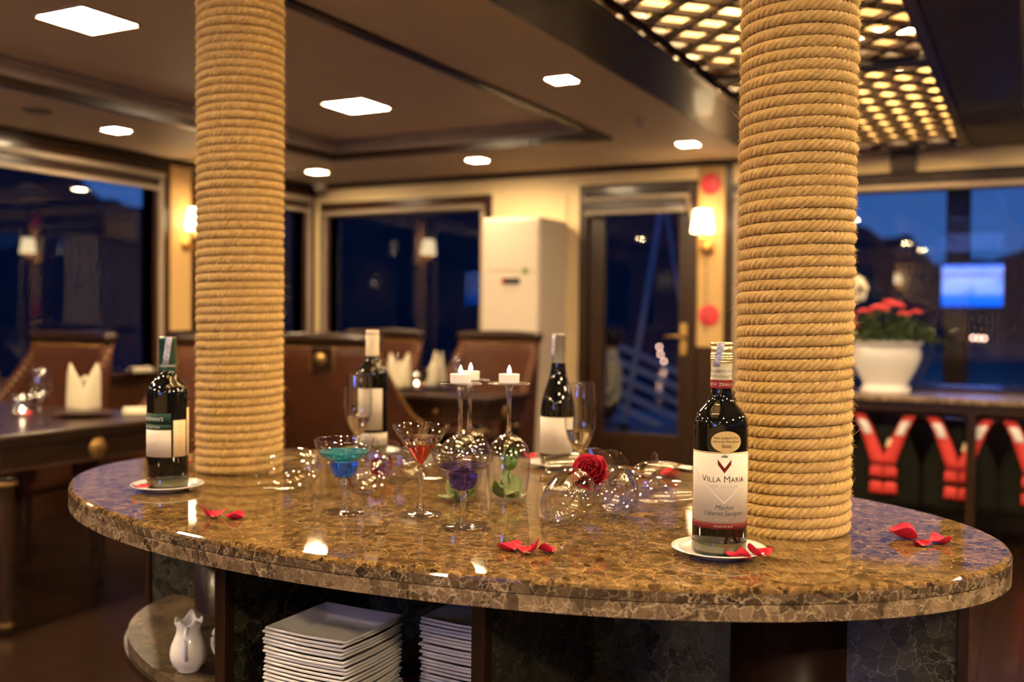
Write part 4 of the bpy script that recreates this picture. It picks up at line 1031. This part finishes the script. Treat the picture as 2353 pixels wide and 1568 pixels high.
pm = plate_mesh(.0800, .0215); pm.materials.append(M['white'])
ORD = ['topmost', 'second', 'third', 'fourth', 'fifth', 'sixth', 'seventh', 'eighth', 'ninth', 'tenth', 'eleventh', 'twelfth', 'thirteenth', 'fourteenth', 'fifteenth', 'sixteenth', 'seventeenth', 'eighteenth', 'nineteenth', 'twentieth', 'twenty-first', 'twenty-second']
for (cx, cy_), where, grp, ztop in (((-.996, 1.290), 'left', 'left stack of square plates', .6795), ((-.806, 1.455), 'right', 'right stack of square plates', .6795)):
    n_ = 22; step = (ztop-.5505)/(n_-1)
    for k in range(n_):
        o = bpy.data.objects.new('square_plate', pm); col.objects.link(o)
        o.location = (cx+random.uniform(-.0028, .0028), cy_+random.uniform(-.0028, .0028), ztop-step*k); o.rotation_euler = (0, 0, random.uniform(-.02, .02))
        tag(o, 'white square plate, %s in the %s stack' % (ORD[k]+('' if k == 0 else ' from the top'), where), 'plate', grp)
def jug(label, x, y, z, rz):
    t = thing('milk_jug', label, 'jug', (x, y, z), rz, 'white jugs on the buffet shelf')
    prof = [(0, .001), (.019, .0), (.021, .003), (.0215, .006), (.029, .014), (.0325, .024), (.0335, .034), (.0310, .048), (.0262, .060), (.0225, .070), (.0215, .078), (.0228, .086), (.0250, .092)]
    full = prof+[(r_-.0022, z_) for r_, z_ in prof[:3:-1]]+[(0, .016)]
    mb = MB().lathe(full, 48)
    def sh(a, b_, c):
        k = max(0, min(1, (c-.070)/.022)); th = math.atan2(b_, a)
        sp = k*max(0, math.cos(th))**8*.012; wave = k*.0022*math.cos(5*th)
        return (a+sp+a/(math.hypot(a, b_)+1e-6)*wave, b_*(1-.12*k*max(0, math.cos(th))**2), c+k*k*.0045*math.cos(5*th)+sp*.4)
    mb.v = [sh(*p) for p in mb.v]
    mb.build('body', M['white'], t, True)
    MB().tube(bez((-.021, 0, .082), (-.050, 0, .098), (-.056, 0, .040), (-.031, 0, .030), 12), .0040, 10).build('handle', M['white'], t, True)
jug('small white milk jug on the lower shelf left of the plates', -1.3465, 1.320, .5495, R(128))
jug('small white milk jug nearer the counter post, mostly hidden', -1.2535, 1.345, .5495, R(20))

# ------------------------------------------------------------------ dining chairs
def chair_proto():
    t = thing('dining_chair', 'brown leather wing dining chair', 'chair', (0, 0, 0), 0, 'brown leather dining chairs')
    W = lambda z: .255+.035*(z-.45)/.6
    yb = lambda x, z: -.02-.12*(z-.45)+.55*x*x
    def fb(d): return lambda s_, q: (((s_-.5)*2*W(.40+.645*q)), yb((s_-.5)*2*W(.40+.645*q), .40+.645*q)+d, .40+.645*q)
    MB().slab(fb(.028), fb(-.028), 12, 8).build('backrest', M['leather'], t, True)
    def fr(d): return lambda s_, q: ((s_-.5)*2*(W(1.05)+.012), yb((s_-.5)*2*W(1.05), 1.05)+d, 1.040+.052*q+.010*math.sin(math.pi*s_)*q)
    MB().slab(fr(.036), fr(-.036), 14, 2).build('top_rail', M['wood'], t, True)
    ztop = lambda s_: .585+.465*(1-s_)**2.1
    nails = MB()
    for sd in (-1, 1):
        xs = lambda s_: sd*(.272+.075*s_)
        ys = lambda s_, z: -.02+(.50)*s_-.10*(z-.45)*(1-s_)+.02
        def fs(d): return lambda s_, q: (xs(s_)+d*sd, ys(s_, .34+(ztop(s_)-.34)*q), .34+(ztop(s_)-.34)*q)
        MB().slab(fs(.022), fs(-.016), 10, 6).build('side_wing', M['leather'], t, True)
        for i in range(27):
            s_ = i/26*.98; z = ztop(s_)-.016
            nails.ball((xs(s_)+.023*sd, ys(s_, z), z), .0075, 6, 3); nails.ball((xs(s_)-.017*sd, ys(s_, z), z), .0075, 6, 3)
        for i in range(22):
            z = .46+.56*i/21; x = sd*(W(z)-.022); nails.ball((x, yb(x, z)+.029, z), .0065, 6, 3)
    for i in range(25):
        x = -.24+.48*i/24
        if abs(x) > .055: nails.ball((x, yb(x, 1.03)-.029, 1.022), .0075, 6, 3)
        nails.ball((x, yb(x, 1.03)+.030, 1.022), .0065, 6, 3)
    for i in range(7):
        for sd in (-1, 1): nails.ball((sd*.068, yb(.06, .95)-.031+.012*0, .905+.115*i/6), .0075, 6, 3)
        nails.ball((-.068+.136*i/6, yb(.05, .90)-.030, .895), .0075, 6, 3)
    stuff(nails.build('nail_trim', M['brass'], t, True))
    pl = MB().box(-.056, .056, -.016, .006, -.062, .062).build('medallion_plate', M['wood'], t, bevel=.004); pl.location = (0, yb(0, .97)-.030, .965); pl.rotation_euler = (R(6.8), 0, 0)
    o = MB().lathe([(0, .014), (.012, .013), (.020, .008), (.030, .006), (.036, .0), (0, 0)], 20).build('medallion', M['brass'], pl, True); o.rotation_euler = (R(90), 0, 0); o.location = (0, -.016, 0)
    MB().slab(lambda s_, q: ((s_-.5)*.52, .0+.47*q, .468+.03*math.sin(math.pi*s_)*math.sin(math.pi*q)), lambda s_, q: ((s_-.5)*.53, .0+.475*q, .375), 8, 8).build('seat', M['leather'], t, True)
    MB().box(-.265, .265, -.01, .475, .325, .376).build('seat_frame', M['wood'], t, bevel=.004)
    for x, y in ((-.245, .45), (.245, .45), (-.245, .02), (.245, .02)):
        MB().lathe([(0, 0), (.016, 0), (.014, .02), (.019, .05), (.017, .16), (.024, .22), (.020, .25), (.026, .27), (.026, .327), (0, .327)], 14, x, y).build('leg', M['wood'], t, True)
    return t
ch = chair_proto()
def place(o, x, y, rz, label): o.location = (x, y, 0); o.rotation_euler = (0, 0, rz); o['label'] = label
spots = [(-4.455, 3.50, 180, 'brown leather dining chair in front of the large left window'),
         (-3.42, 3.52, 180, 'brown leather dining chair hidden behind the far rope column'),
         (-3.285, 4.24, 6, 'brown leather dining chair seen from behind, with a brass medallion'),
         (-4.06, 4.22, 4, 'brown leather dining chair left of the one with its back turned'),
         (-3.045, 5.595, 178, 'brown leather dining chair in front of the air conditioner'),
         (-3.945, 5.61, 182, 'brown leather dining chair under the far left window')]
for i, (x, y, a, lb) in enumerate(spots):
    place(ch if i == 0 else copy_tree(ch), x, y, R(a), lb)

# ------------------------------------------------------------------ dining tables
def dtable(x0, x1, y0, y1, label):
    cx, cy_ = (x0+x1)/2, (y0+y1)/2; t = thing('dining_table', label, 'table', (cx, cy_, 0), 0, 'dark wooden dining tables')
    a, b_ = (x1-x0)/2, (y1-y0)/2
    MB().box(-a, a, -b_, b_, .722, .75).build('table_top', M['wood'], t, bevel=.008)
    MB().box(-a+.012, a-.012, -b_+.012, b_-.012, .700, .7215).build('top_moulding', M['brass'] if 0 else M['wood'], t, bevel=.006)
    MB().box(-a+.03, a-.03, -b_+.03, b_-.03, .615, .700).build('apron', M['wood'], t, bevel=.003)
    MB().box(-a+.022, a-.022, -b_+.022, b_-.022, .606, .617).build('apron_bead', M['wood_red'], t, bevel=.003)
    for sx in (-1, 1):
        for yy in ((0,) if b_ < .6 else (-.25, .25)):
            o = MB().lathe([(.0, .012), (.012, .013), (.028, .009), (.034, .006), (.042, .005), (.046, 0), (0, 0)], 24).build('rosette', M['brass'], t, True); o.rotation_euler = (0, R(90)*sx, 0); o.location = (sx*(a-.03), yy, .655)
        for sy in (-1, 1):
            lg = MB().lathe([(0, 0), (.022, 0), (.026, .03), (.018, .05), (.024, .10), (.030, .30), (.038, .48), (.030, .54), (.042, .56), (.042, .606), (0, .606)], 16, sx*(a-.08), sy*(b_-.08)).build('leg', M['wood'], t, True)
            MB().lathe([(.027, .03), (.0285, .038), (.027, .046)], 16, sx*(a-.08), sy*(b_-.08)).build('brass_ring', M['brass'], lg, True)
            MB().lathe([(.043, .556), (.0445, .563), (.043, .570)], 16, sx*(a-.08), sy*(b_-.08)).build('brass_ring', M['brass'], lg, True)
        for yy in (-.5, .5):
            o = MB().lathe([(0, .010), (.012, .009), (.018, .0), (0, 0)], 14).build('rosette', M['brass'], t, True); o.rotation_euler = (R(90) if yy < 0 else R(-90), 0, 0); o.location = (sx*a*.6, (-b_+.03) if yy < 0 else (b_-.03), .655)
    return t
dtable(-4.86, -3.27, 2.30, 3.20, 'dark dining table by the left window, with a brass rosette')
dtable(-4.35, -2.60, 4.70, 5.24, 'dark dining table before the far left window')

# table settings
def napkin_mesh():
    """bishop's-hat fold: a curved front with two tall points and a notch between them"""
    peak = lambda a: .80+.20*max(0, 1-abs(abs(a)-.78)/.34)-.32*max(0, 1-abs(a)/.42)-.10*max(0, abs(a)-.8)
    def f(d):
        def g_(s_, q):
            a = (s_-.5)*2.2; w = .066*(1-.06*q)
            return (w*math.sin(a)*1.12, -w*math.cos(a)*.72+d*.003+.02*q*q, .205*q*peak(a))
        return g_
    mb = MB().slab(f(1), f(-1), 36, 6)
    mb.slab(lambda s_, q: (.058*(s_-.5)*2, .030-.006*q, .150*q*(1-.30*abs(s_-.5)*2)), lambda s_, q: (.058*(s_-.5)*2, .036-.006*q, .150*q*(1-.30*abs(s_-.5)*2)), 10, 5)
    m_ = mb.mesh('folded_napkin', True); m_.materials.append(M['cream']); return m_
npm = napkin_mesh()
def napkin(x, y, rz, label, s=1):
    o = bpy.data.objects.new('folded_napkin', npm); col.objects.link(o); o.location = (x, y, .7665); o.rotation_euler = (0, 0, rz); o.scale = (s, s, s); tag(o, label, 'napkin', 'standing folded napkins')
dpm = MB().lathe([(0, .001), (.07, .001), (.09, .004), (.125, .014), (.127, .016), (.12, .0155), (.09, .008), (.07, .006), (0, .006)], 40).mesh('dinner_plate', True); dpm.materials.append(M['wood_red'])
def dplate(x, y, label):
    o = bpy.data.objects.new('charger_plate', dpm); col.objects.link(o); o.location = (x, y, .7505); tag(o, label, 'plate', 'dark charger plates')
sets = [(-3.60, 2.93, .3, 'standing cream napkin in front of the left chair', 'dark charger plate on the left dining table'),
        (-3.97, 4.88, .2, 'standing cream napkin just right of the far rope column', 'dark charger plate near the far rope column'),
        (-3.31, 4.90, .1, 'standing cream napkin left of the far candle', 'dark charger plate at the near side of the far table'),
        (-3.17, 5.09, 2.0, 'standing cream napkin right of the far candle', 'dark charger plate at the far side of the far table')]
for x, y, rz, lb, lp in sets: dplate(x, y, lp); napkin(x, y, rz+R(27), lb, 1.06)
for x, y, lb, s in ((-3.50, 2.64, 'wine glass left of the standing napkin on the left table', 1.0), (-3.56, 2.47, 'wine glass at the far left edge of the picture', 1.0), (-3.02, 5.08, 'wine glass beside the right napkin on the far table', .9), (-3.47, 5.10, 'wine glass behind the left napkin on the far table', .9), (-4.05, 5.08, 'wine glass by the napkin next to the far rope column', .9)):
    wine_glass(lb, (x, y, .7505), group='wine glasses on the dining tables', s=s)
def candle_bowl(x, y, label, lc, lp):
    t = thing('candle_bowl', label, 'bowl', (x, y, .7505), 0, 'round glass candle bowls')
    o = [(0, .0)]+[(.018, .0005)]+bez((.022, .001), (.060, .012), (.062, .075), (.040, .095), 14)
    MB().lathe(wall_prof(o, .0014), 36).build('bowl', M['bowlglass'], t, True)
    t = thing('tealight', lc, 'candle', (x, y, .7530), 0, 'tealights in glass bowls')
    MB().lathe([(0, 0), (.019, 0), (.019, .016), (.0185, .014), (0, .014)], 24).build('cup', M['reflect'], t, angle=40)
    MB().lathe([(0, .017), (.005, .021), (.0065, .027), (.003, .036), (0, .041)], 14).build('flame', M['flame'], t, True)
    for i, (dx, dy) in enumerate(((.030, .008), (.016, -.030))):
        o = MB().slab(lambda s_, q: ((s_-.5)*.024, (q-.5)*.024, .004*((s_-.5)**2+(q-.5)**2)*4), lambda s_, q: ((s_-.5)*.024, (q-.5)*.024, .004*((s_-.5)**2+(q-.5)**2)*4-.0008), 4, 4).build('rose_petal', M['petal'], None, True)
        o.location = (x+dx, y+dy, .7625); o.rotation_euler = (.5*(1-2*i), .4, i); tag(o, lp % ('first', 'second')[i], 'petal', 'petals in the candle bowls')
candle_bowl(-3.80, 2.78, 'round glass candle bowl on the left dining table', 'tealight burning in the bowl on the left table', '%s red petal in the candle bowl on the left table')
candle_bowl(-3.33, 5.115, 'round glass candle bowl on the far dining table', 'tealight burning in the bowl on the far table', '%s red petal in the candle bowl on the far table')
def roll(x, y, z, rz, label, L=.17, r_=.026):
    t = thing('rolled_napkin', label, 'napkin', (x, y, z), rz, 'rolled cream napkins')
    MB().slab(lambda s_, q: ((s_-.5)*L, r_*1.4*math.cos(math.pi*q), r_*1.3*math.sin(math.pi*q)+.002), lambda s_, q: ((s_-.5)*L*.98, (r_*1.4-.003)*math.cos(math.pi*q), max(.0, (r_*1.3-.003)*math.sin(math.pi*q))), 6, 10).build('cloth', M['cream'], t, True)
roll(-3.43, 3.10, .7505, R(40), 'rolled cream napkin on the table edge beside the green-foil bottle')
roll(-4.955, 4.45, .822, R(90), 'rolled cream napkin on the sill of the large left window', .16, .024)

# ------------------------------------------------------------------ console by the right-hand window
ct = thing('console_table', 'marble-topped console under the right-hand window', 'table', (-.40, 5.98, 0))
MB().box(-1.25, 1.2, -.26, .22, .755, .785).build('marble_top', M['marble_edge'], ct, bevel=.006)
MB().box(-1.22, 1.17, -.235, .20, .70, .7545).build('apron', M['wood'], ct, bevel=.003)
for x, y in ((-1.15, -.2), (.125, -.21), (1.1, -.2), (-1.15, .16), (1.1, .16)):
    lg = MB().box(x-.022, x+.022, y-.022, y+.022, .035, .70).build('leg', M['wood_v'], ct, bevel=.003)
    MB().lathe([(0, 0), (.018, 0), (.026, .010), (.026, .026), (.020, .035), (0, .035)], 14, x, y).build('brass_foot', M['brass'], lg, True)
MB().tube([(-1.15, -.02, .66), (1.1, -.02, .66)], .011, 10).build('hanging_rail', M['chrome'], ct, True)
pt = thing('flower_pot', 'white footed pot on the console under the right-hand window', 'pot', (-.735, 5.99, .7855))
pr = [(0, 0), (.135, 0), (.138, .006), (.138, .028), (.128, .034), (.120, .040), (.125, .055), (.165, .125), (.190, .185), (.195, .225), (.188, .252), (.182, .262), (.200, .268), (.202, .288), (.192, .292), (.184, .284), (.172, .25), (0, .24)]
MB().lathe([(a*.97, b_) for a, b_ in pr], 48).build('body', M['white'], pt, True)
MB().lathe([(0, .255), (.165, .257), (.17, .25)], 30).build('soil', M['black'], pt, True)
pl = thing('potted_plant', 'bushy plant with red flowers in the white pot', 'plant', (-.735, 5.99, 1.035))
fol = MB()
def leafquad(mb, c, L, w, d, up):
    d = Vector(d).normalized(); sd = d.cross(Vector(up)).normalized(); c = Vector(c); n_ = sd.cross(d)
    mb.add([c, c+d*L*.5+sd*w*.5+n_*L*.08, c+d*L, c+d*L*.5-sd*w*.5+n_*L*.08], [(0, 1, 2, 3)])
for i in range(1500):
    a = random.uniform(0, 2*math.pi); e = random.uniform(0, 1); rr = .27*math.sqrt(random.random()); zz = .03+.20*(1-(rr/.29)**2)*random.uniform(.25, 1)
    leafquad(fol, (rr*math.cos(a), rr*math.sin(a), zz), random.uniform(.025, .045), .018, (math.cos(a+random.uniform(-1, 1)), math.sin(a+random.uniform(-1, 1)), random.uniform(-.5, .6)), (random.uniform(-.4, .4), random.uniform(-.4, .4), 1))
stuff(fol.build('foliage', M['foliage'], pl, fix=False))
stm = MB()
for i in range(14):
    a = 2*math.pi*i/14; r2_ = random.uniform(.08, .22); stm.tube([(.05*math.cos(a), .05*math.sin(a), -.02), (.7*r2_*math.cos(a), .7*r2_*math.sin(a), .06), (r2_*math.cos(a), r2_*math.sin(a), .12)], .004, 6)
stuff(stm.build('stems', M['leaf'], pl, True))
for x, y, z, s in ((-.02, -.18, .215, .048), (-.10, -.15, .20, .036), (.06, -.12, .235, .042), (.11, -.17, .19, .030), (-.19, -.10, .165, .036), (-.16, -.16, .12, .030), (.02, -.04, .25, .04), (.16, -.05, .20, .030)):
    fm = MB()
    for k in range(14):
        a = 2.4*k; rr = s*math.sqrt(k/14); c = Vector((rr*math.cos(a), rr*math.sin(a)*.8, s*.5*(1-(rr/s)**2)))
        fm.ball(c, s*.33, 7, 4, .6)
    o = fm.build('blossom', M['flower_red'], pl, True); o.location = (x, y, z)
vs_ = thing('flower_vase', 'cream vase of white flowers half hidden behind the near rope column', 'vase', (-1.02, 6.11, .7855))
MB().lathe([(0, 0), (.06, 0), (.075, .03), (.06, .10), (.045, .14), (.055, .16), (.045, .158), (.035, .13), (0, .12)], 28).build('body', M['white'], vs_, True)
for x, y, z, s in ((.07, -.03, .33, .070), (-.06, .0, .36, .07), (.03, .02, .43, .05), (.04, -.03, .27, .06), (.085, -.02, .585, .085)):  # last, tallest cluster added in place of a bright lampshade reflection
    fm = MB()
    for k in range(40):
        d_ = Vector((random.gauss(0, 1), random.gauss(0, 1), random.gauss(0, 1))).normalized(); fm.ball(d_*s*.7, s*.34, 6, 4)
    o = fm.build('blossom', M['flower_white'], vs_, True); o.location = (x, y, z)
    MB().tube([(0, 0, .13), (x, y, z)], .004, 6).build('stem', M['leaf'], vs_, True)

# life jackets hanging from the rail under the console
def jacket(x, label, spread=1):
    t = thing('life_jacket', label, 'life jacket', (x, 5.90, .66), 0, 'life jackets under the console')
    def body(d): return lambda s_, q: ((s_-.5)*2*(.10+.085*min(1, q*2.2)), d-.03*math.sin(math.pi*s_), -.05-.45*q)
    MB().slab(body(-.05), body(.05), 10, 8).build('body', M['jacket_black'], t, True)
    for sd in (-1, 1):
        f = lambda d: (lambda s_, q: (sd*((.135-.112*q**.8*spread)+(s_-.5)*(.062+.018*q)), d-.012*math.sin(math.pi*s_), .015-.275*q))
        p = MB().slab(f(-.105), f(-.07), 4, 8).build('red_lapel', M['jacket_red'], t, True)
        f2 = lambda d: (lambda s_, q: (sd*((.135-.112*(.12+.28*q)**.8*spread)+(s_-.5)*.050), d-.012*math.sin(math.pi*s_), .015-.275*(.12+.28*q)))
        MB().slab(f2(-.109), f2(-.104), 4, 4).build('reflective_tape', M['reflect'], p, True)
        MB().tube([(sd*.13, -.085, .01), (sd*.12, -.05, .045), (sd*.10, .0, -.01), (sd*.10, .02, -.06)], .012, 8).build('shoulder_strap', M['jacket_black'], t, True)
    MB().slab(lambda s_, q: (.05+(s_-.5)*.055-.012*q, -.110, -.115-.045*q), lambda s_, q: (.05+(s_-.5)*.055-.012*q, -.104, -.115-.045*q), 2, 2).build('cream_patch', M['label_cream'], t)
    for z in (-.335, -.425):
        for sd in (-1, 1):
            f = lambda d: (lambda s_, q: (sd*(.004+.066*s_), d-.012*(1-s_), z+.062*q+.006*math.sin(3*s_)))
            MB().slab(f(-.098), f(-.06), 4, 3).build('red_band', M['jacket_red'], t, True)
    for z in (-.272, -.355): MB().box(-.10, .10, -.102, -.09, z, z+.016).build('belt', M['jacket_black'], t, bevel=.003)
for x, lb in ((-.715, 'red and black life jacket nearest the rope column'), (-.335, 'red and black life jacket behind the console leg'), (.035, 'red and black life jacket at the right edge of the picture'), (-1.10, 'red and black life jacket hidden behind the rope column')):
    jacket(x, lb)

# ------------------------------------------------------------------ outside
struct(MB().box(-9, 6, VF+WT, 12.2, -.12, -.01).build('floor', M['deck'])).name = 'floor_deck'
wt = MB().box(-900, 900, -900, 900, -2.2, -2.0).build('bay_water', M['water']); struct(wt)
def ridge(az): # elevation of the skyline in degrees for an azimuth (degrees, 0 = straight along +y, negative = left)
    pts = [(-180, 4), (-110, 9), (-75, 12), (-56, 11), (-50, 6.0), (-46, 5.4), (-43, 9), (-36, 12), (-22, 10), (-14, 7.2), (-9.5, 5.3), (-7.0, 4.5), (-5.6, 4.1), (-4.4, 3.0), (-3.4, 2.8), (-2.8, 3.4), (-1.8, 3.0), (-.8, 3.6), (1, 4.4), (4, 5.5), (10, 4.2), (25, 6), (50, 3), (90, 7), (140, 3), (180, 4)]
    for (a0, e0), (a1, e1) in zip(pts[:-1], pts[1:]):
        if a0 <= az <= a1: return e0+(e1-e0)*(az-a0)/(a1-a0)
    return 4
hm = MB(); Dh = 320; nA = 540; V = []
for i in range(nA+1):
    az = -180+360*i/nA; e = ridge(az)+.22*math.sin(az*2.9)+.15*math.sin(az*7.3+1); zt_ = CAM_Z+Dh*math.tan(R(max(e, .8)))
    for k, (fr_, fz_) in enumerate(((.72, 0), (.82, .42), (.92, .78), (1.0, 1.0), (1.15, .8))):
        V.append((Dh*fr_*math.sin(R(az)), Dh*fr_*math.cos(R(az)), -2.1+(zt_+2.1)*fz_*(1+.04*math.sin(az*5+k*2)*(k < 3))))
hm.add(V, [(i*5+k, (i+1)*5+k, (i+1)*5+k+1, i*5+k+1) for i in range(nA) for k in range(4)])
struct(hm.build('hills', M['hill'], None, True, fix=False))
# deck posts, railings
for x, y, lb in ((-.49, 7.9, 'dark deck post outside the right-hand window'), (-4.3, 7.9, 'dark deck post outside the far left window')):
    tag(MB().box(x-.08, x+.08, y-.08, y+.08, -.01, 2.7).box(x-.11, x+.11, y-.11, y+.11, -.01, .12).build('deck_post', M['wood_v'], bevel=.01), lb, 'post', 'deck posts outside')
t = thing('stair_railing', 'white diagonal stair railing on the deck outside the door', 'railing', (-3.75, 10.6, -.01))
for i in range(6): MB().bar((-.62+.0*i, 0, .95-.17*i), (.75, 0, .42-.17*i+.0), .04, .055).build('rail_bar', M['rail'], t)
for x in (-.6, .72): MB().box(x-.03, x+.03, -.03, .03, 0, 1.0 if x < 0 else .55).build('railing_post', M['rail'], t)
t = thing('deck_mast', 'pale leaning mast stay on the deck outside the door', 'mast', (-3.95, 10.2, -.01))
MB().tube([(0, 0, 0), (.18, .1, 1.2), (.36, .2, 2.6)], .03, 10).build('pole', M['rail'], t, True)
MB().tube([(.85, 0, 0), (.62, .1, 1.2), (.36, .2, 2.55)], .018, 8).build('stay', M['rail'], t, True)
MB().lathe([(0, 0), (.08, 0), (.08, .02), (0, .03)], 14).build('foot', M['rail'], t, True)
for x, y, z, lb in ((-20.87, 60, -.70, 'distant boat lamp, upper of three stacked beyond the door'), (-20.92, 60.4, -1.18, 'distant boat lamp, middle of three stacked beyond the door'), (-20.83, 60.8, -1.64, 'distant boat lamp, lower of three stacked beyond the door'),
                    (-2.89, 60, .22, 'distant boat lamp, left of three beyond the right window'), (-2.62, 60.4, .20, 'distant boat lamp, middle of three beyond the right window'), (-2.36, 60.8, .18, 'distant boat lamp, right of three beyond the right window')):
    t = thing('boat_lamp', lb, 'lamp', (x, y, z), 0, 'lamps of distant boats')
    MB().ball((0, 0, 0), .07, 10, 8).build('bulb', M['boatlight'], t, True)
    MB().tube([(0, 0, -2.1-z), (0, 0, -.06)], .015, 6).build('lamp_post', M['black'], t)
# a person sitting on the deck beyond the door
def person():
    t = thing('person', 'person in a pale yellow top sitting on the deck beyond the door', 'person', (-3.075, 7.6, -.01), R(-62))
    J = {'pel': (0, 0, .46, .115), 'wa': (0, .02, .60, .11), 'ch': (0, .03, .78, .125), 'nk': (0, .03, .915, .05), 'hd0': (0, .015, .965, .062), 'hd1': (0, .0, 1.03, .082), 'hd2': (0, .01, 1.09, .06),
         'sl': (-.16, .03, .845, .055), 'el': (-.21, .01, .62, .042), 'wl': (-.16, -.20, .55, .03), 'hl': (-.13, -.28, .53, .028), 'sr': (.16, .03, .845, .055), 'er': (.21, .01, .62, .042), 'wr': (.16, -.20, .55, .03), 'hr': (.13, -.28, .53, .028),
         'pl': (-.09, -.02, .44, .085), 'kl': (-.11, -.40, .46, .062), 'al': (-.11, -.42, .09, .042), 'tl': (-.11, -.58, .035, .032), 'pr': (.09, -.02, .44, .085), 'kr': (.11, -.40, .46, .062), 'ar': (.11, -.42, .09, .042), 'tr': (.11, -.58, .035, .032)}
    E_ = [('pel', 'wa'), ('wa', 'ch'), ('ch', 'nk'), ('nk', 'hd0'), ('hd0', 'hd1'), ('hd1', 'hd2'), ('ch', 'sl'), ('sl', 'el'), ('el', 'wl'), ('wl', 'hl'), ('ch', 'sr'), ('sr', 'er'), ('er', 'wr'), ('wr', 'hr'), ('pel', 'pl'), ('pl', 'kl'), ('kl', 'al'), ('al', 'tl'), ('pel', 'pr'), ('pr', 'kr'), ('kr', 'ar'), ('ar', 'tr')]
    for sd, w in ((-1, 'hl'), (1, 'hr')):
        for k in range(4):
            x = sd*.13+(-.027+.018*k); nm = w+'f%d' % k; J[nm+'a'] = (x, -.315, .525, .0095); J[nm+'b'] = (x, -.345+.004*k, .51, .008); E_ += [(w, nm+'a'), (nm+'a', nm+'b')]
        J[w+'ta'] = (sd*.13-sd*.045, -.275, .53, .010); J[w+'tb'] = (sd*.13-sd*.058, -.30, .525, .009); E_ += [(w, w+'ta'), (w+'ta', w+'tb')]
    ks = list(J); me = bpy.data.meshes.new('body'); me.from_pydata([J[k][:3] for k in ks], [(ks.index(a), ks.index(b_)) for a, b_ in E_], [])
    o = link('body', me, M['shirt'], t); me.materials.append(M['skin']); me.materials.append(M['trouser'])
    o.modifiers.new('skin', 'SKIN')
    for i, k in enumerate(ks):
        sv = me.skin_vertices[0].data[i]; sv.radius = (J[k][3], J[k][3]); sv.use_root = (k == 'pel')
    s2 = o.modifiers.new('sub', 'SUBSURF'); s2.levels = 1; s2.render_levels = 1
    dg = bpy.context.evaluated_depsgraph_get(); m2 = bpy.data.meshes.new_from_object(o.evaluated_get(dg)); o.modifiers.clear(); o.data = m2
    if len(m2.materials) < 3:
        m2.materials.clear()
        for k in ('shirt', 'skin', 'trouser'): m2.materials.append(M[k])
    for p in m2.polygons:
        c = p.center; p.use_smooth = True
        p.material_index = 1 if (c.z > .93 or (c.y < -.19 and abs(c.x) > .05 and c.z > .505 and c.y > -.36)) else (2 if c.z < .50 else 0)
    MB().ball((0, .025, 1.045), .098, 16, 10, 1.05).build('hair', M['hair'], t, True)
    for sx in (-1, 1): MB().ball((sx*.03, -.078, 1.03), .010, 8, 6).build('eye', M['black'], t, True)
    MB().ball((0, -.088, 1.005), .014, 8, 6).build('nose', M['skin'], t, True)
    st = thing('deck_stool', 'dark wooden stool the person on the deck sits on', 'stool', (-3.075, 7.6, -.01), R(-62))
    MB().box(-.19, .19, -.22, .16, .315, .345).build('seat', M['wood'], st, bevel=.01)
    for x in (-.16, .16):
        for y in (-.19, .13): MB().box(x-.018, x+.018, y-.018, y+.018, 0, .315).build('leg', M['wood'], st)
person()
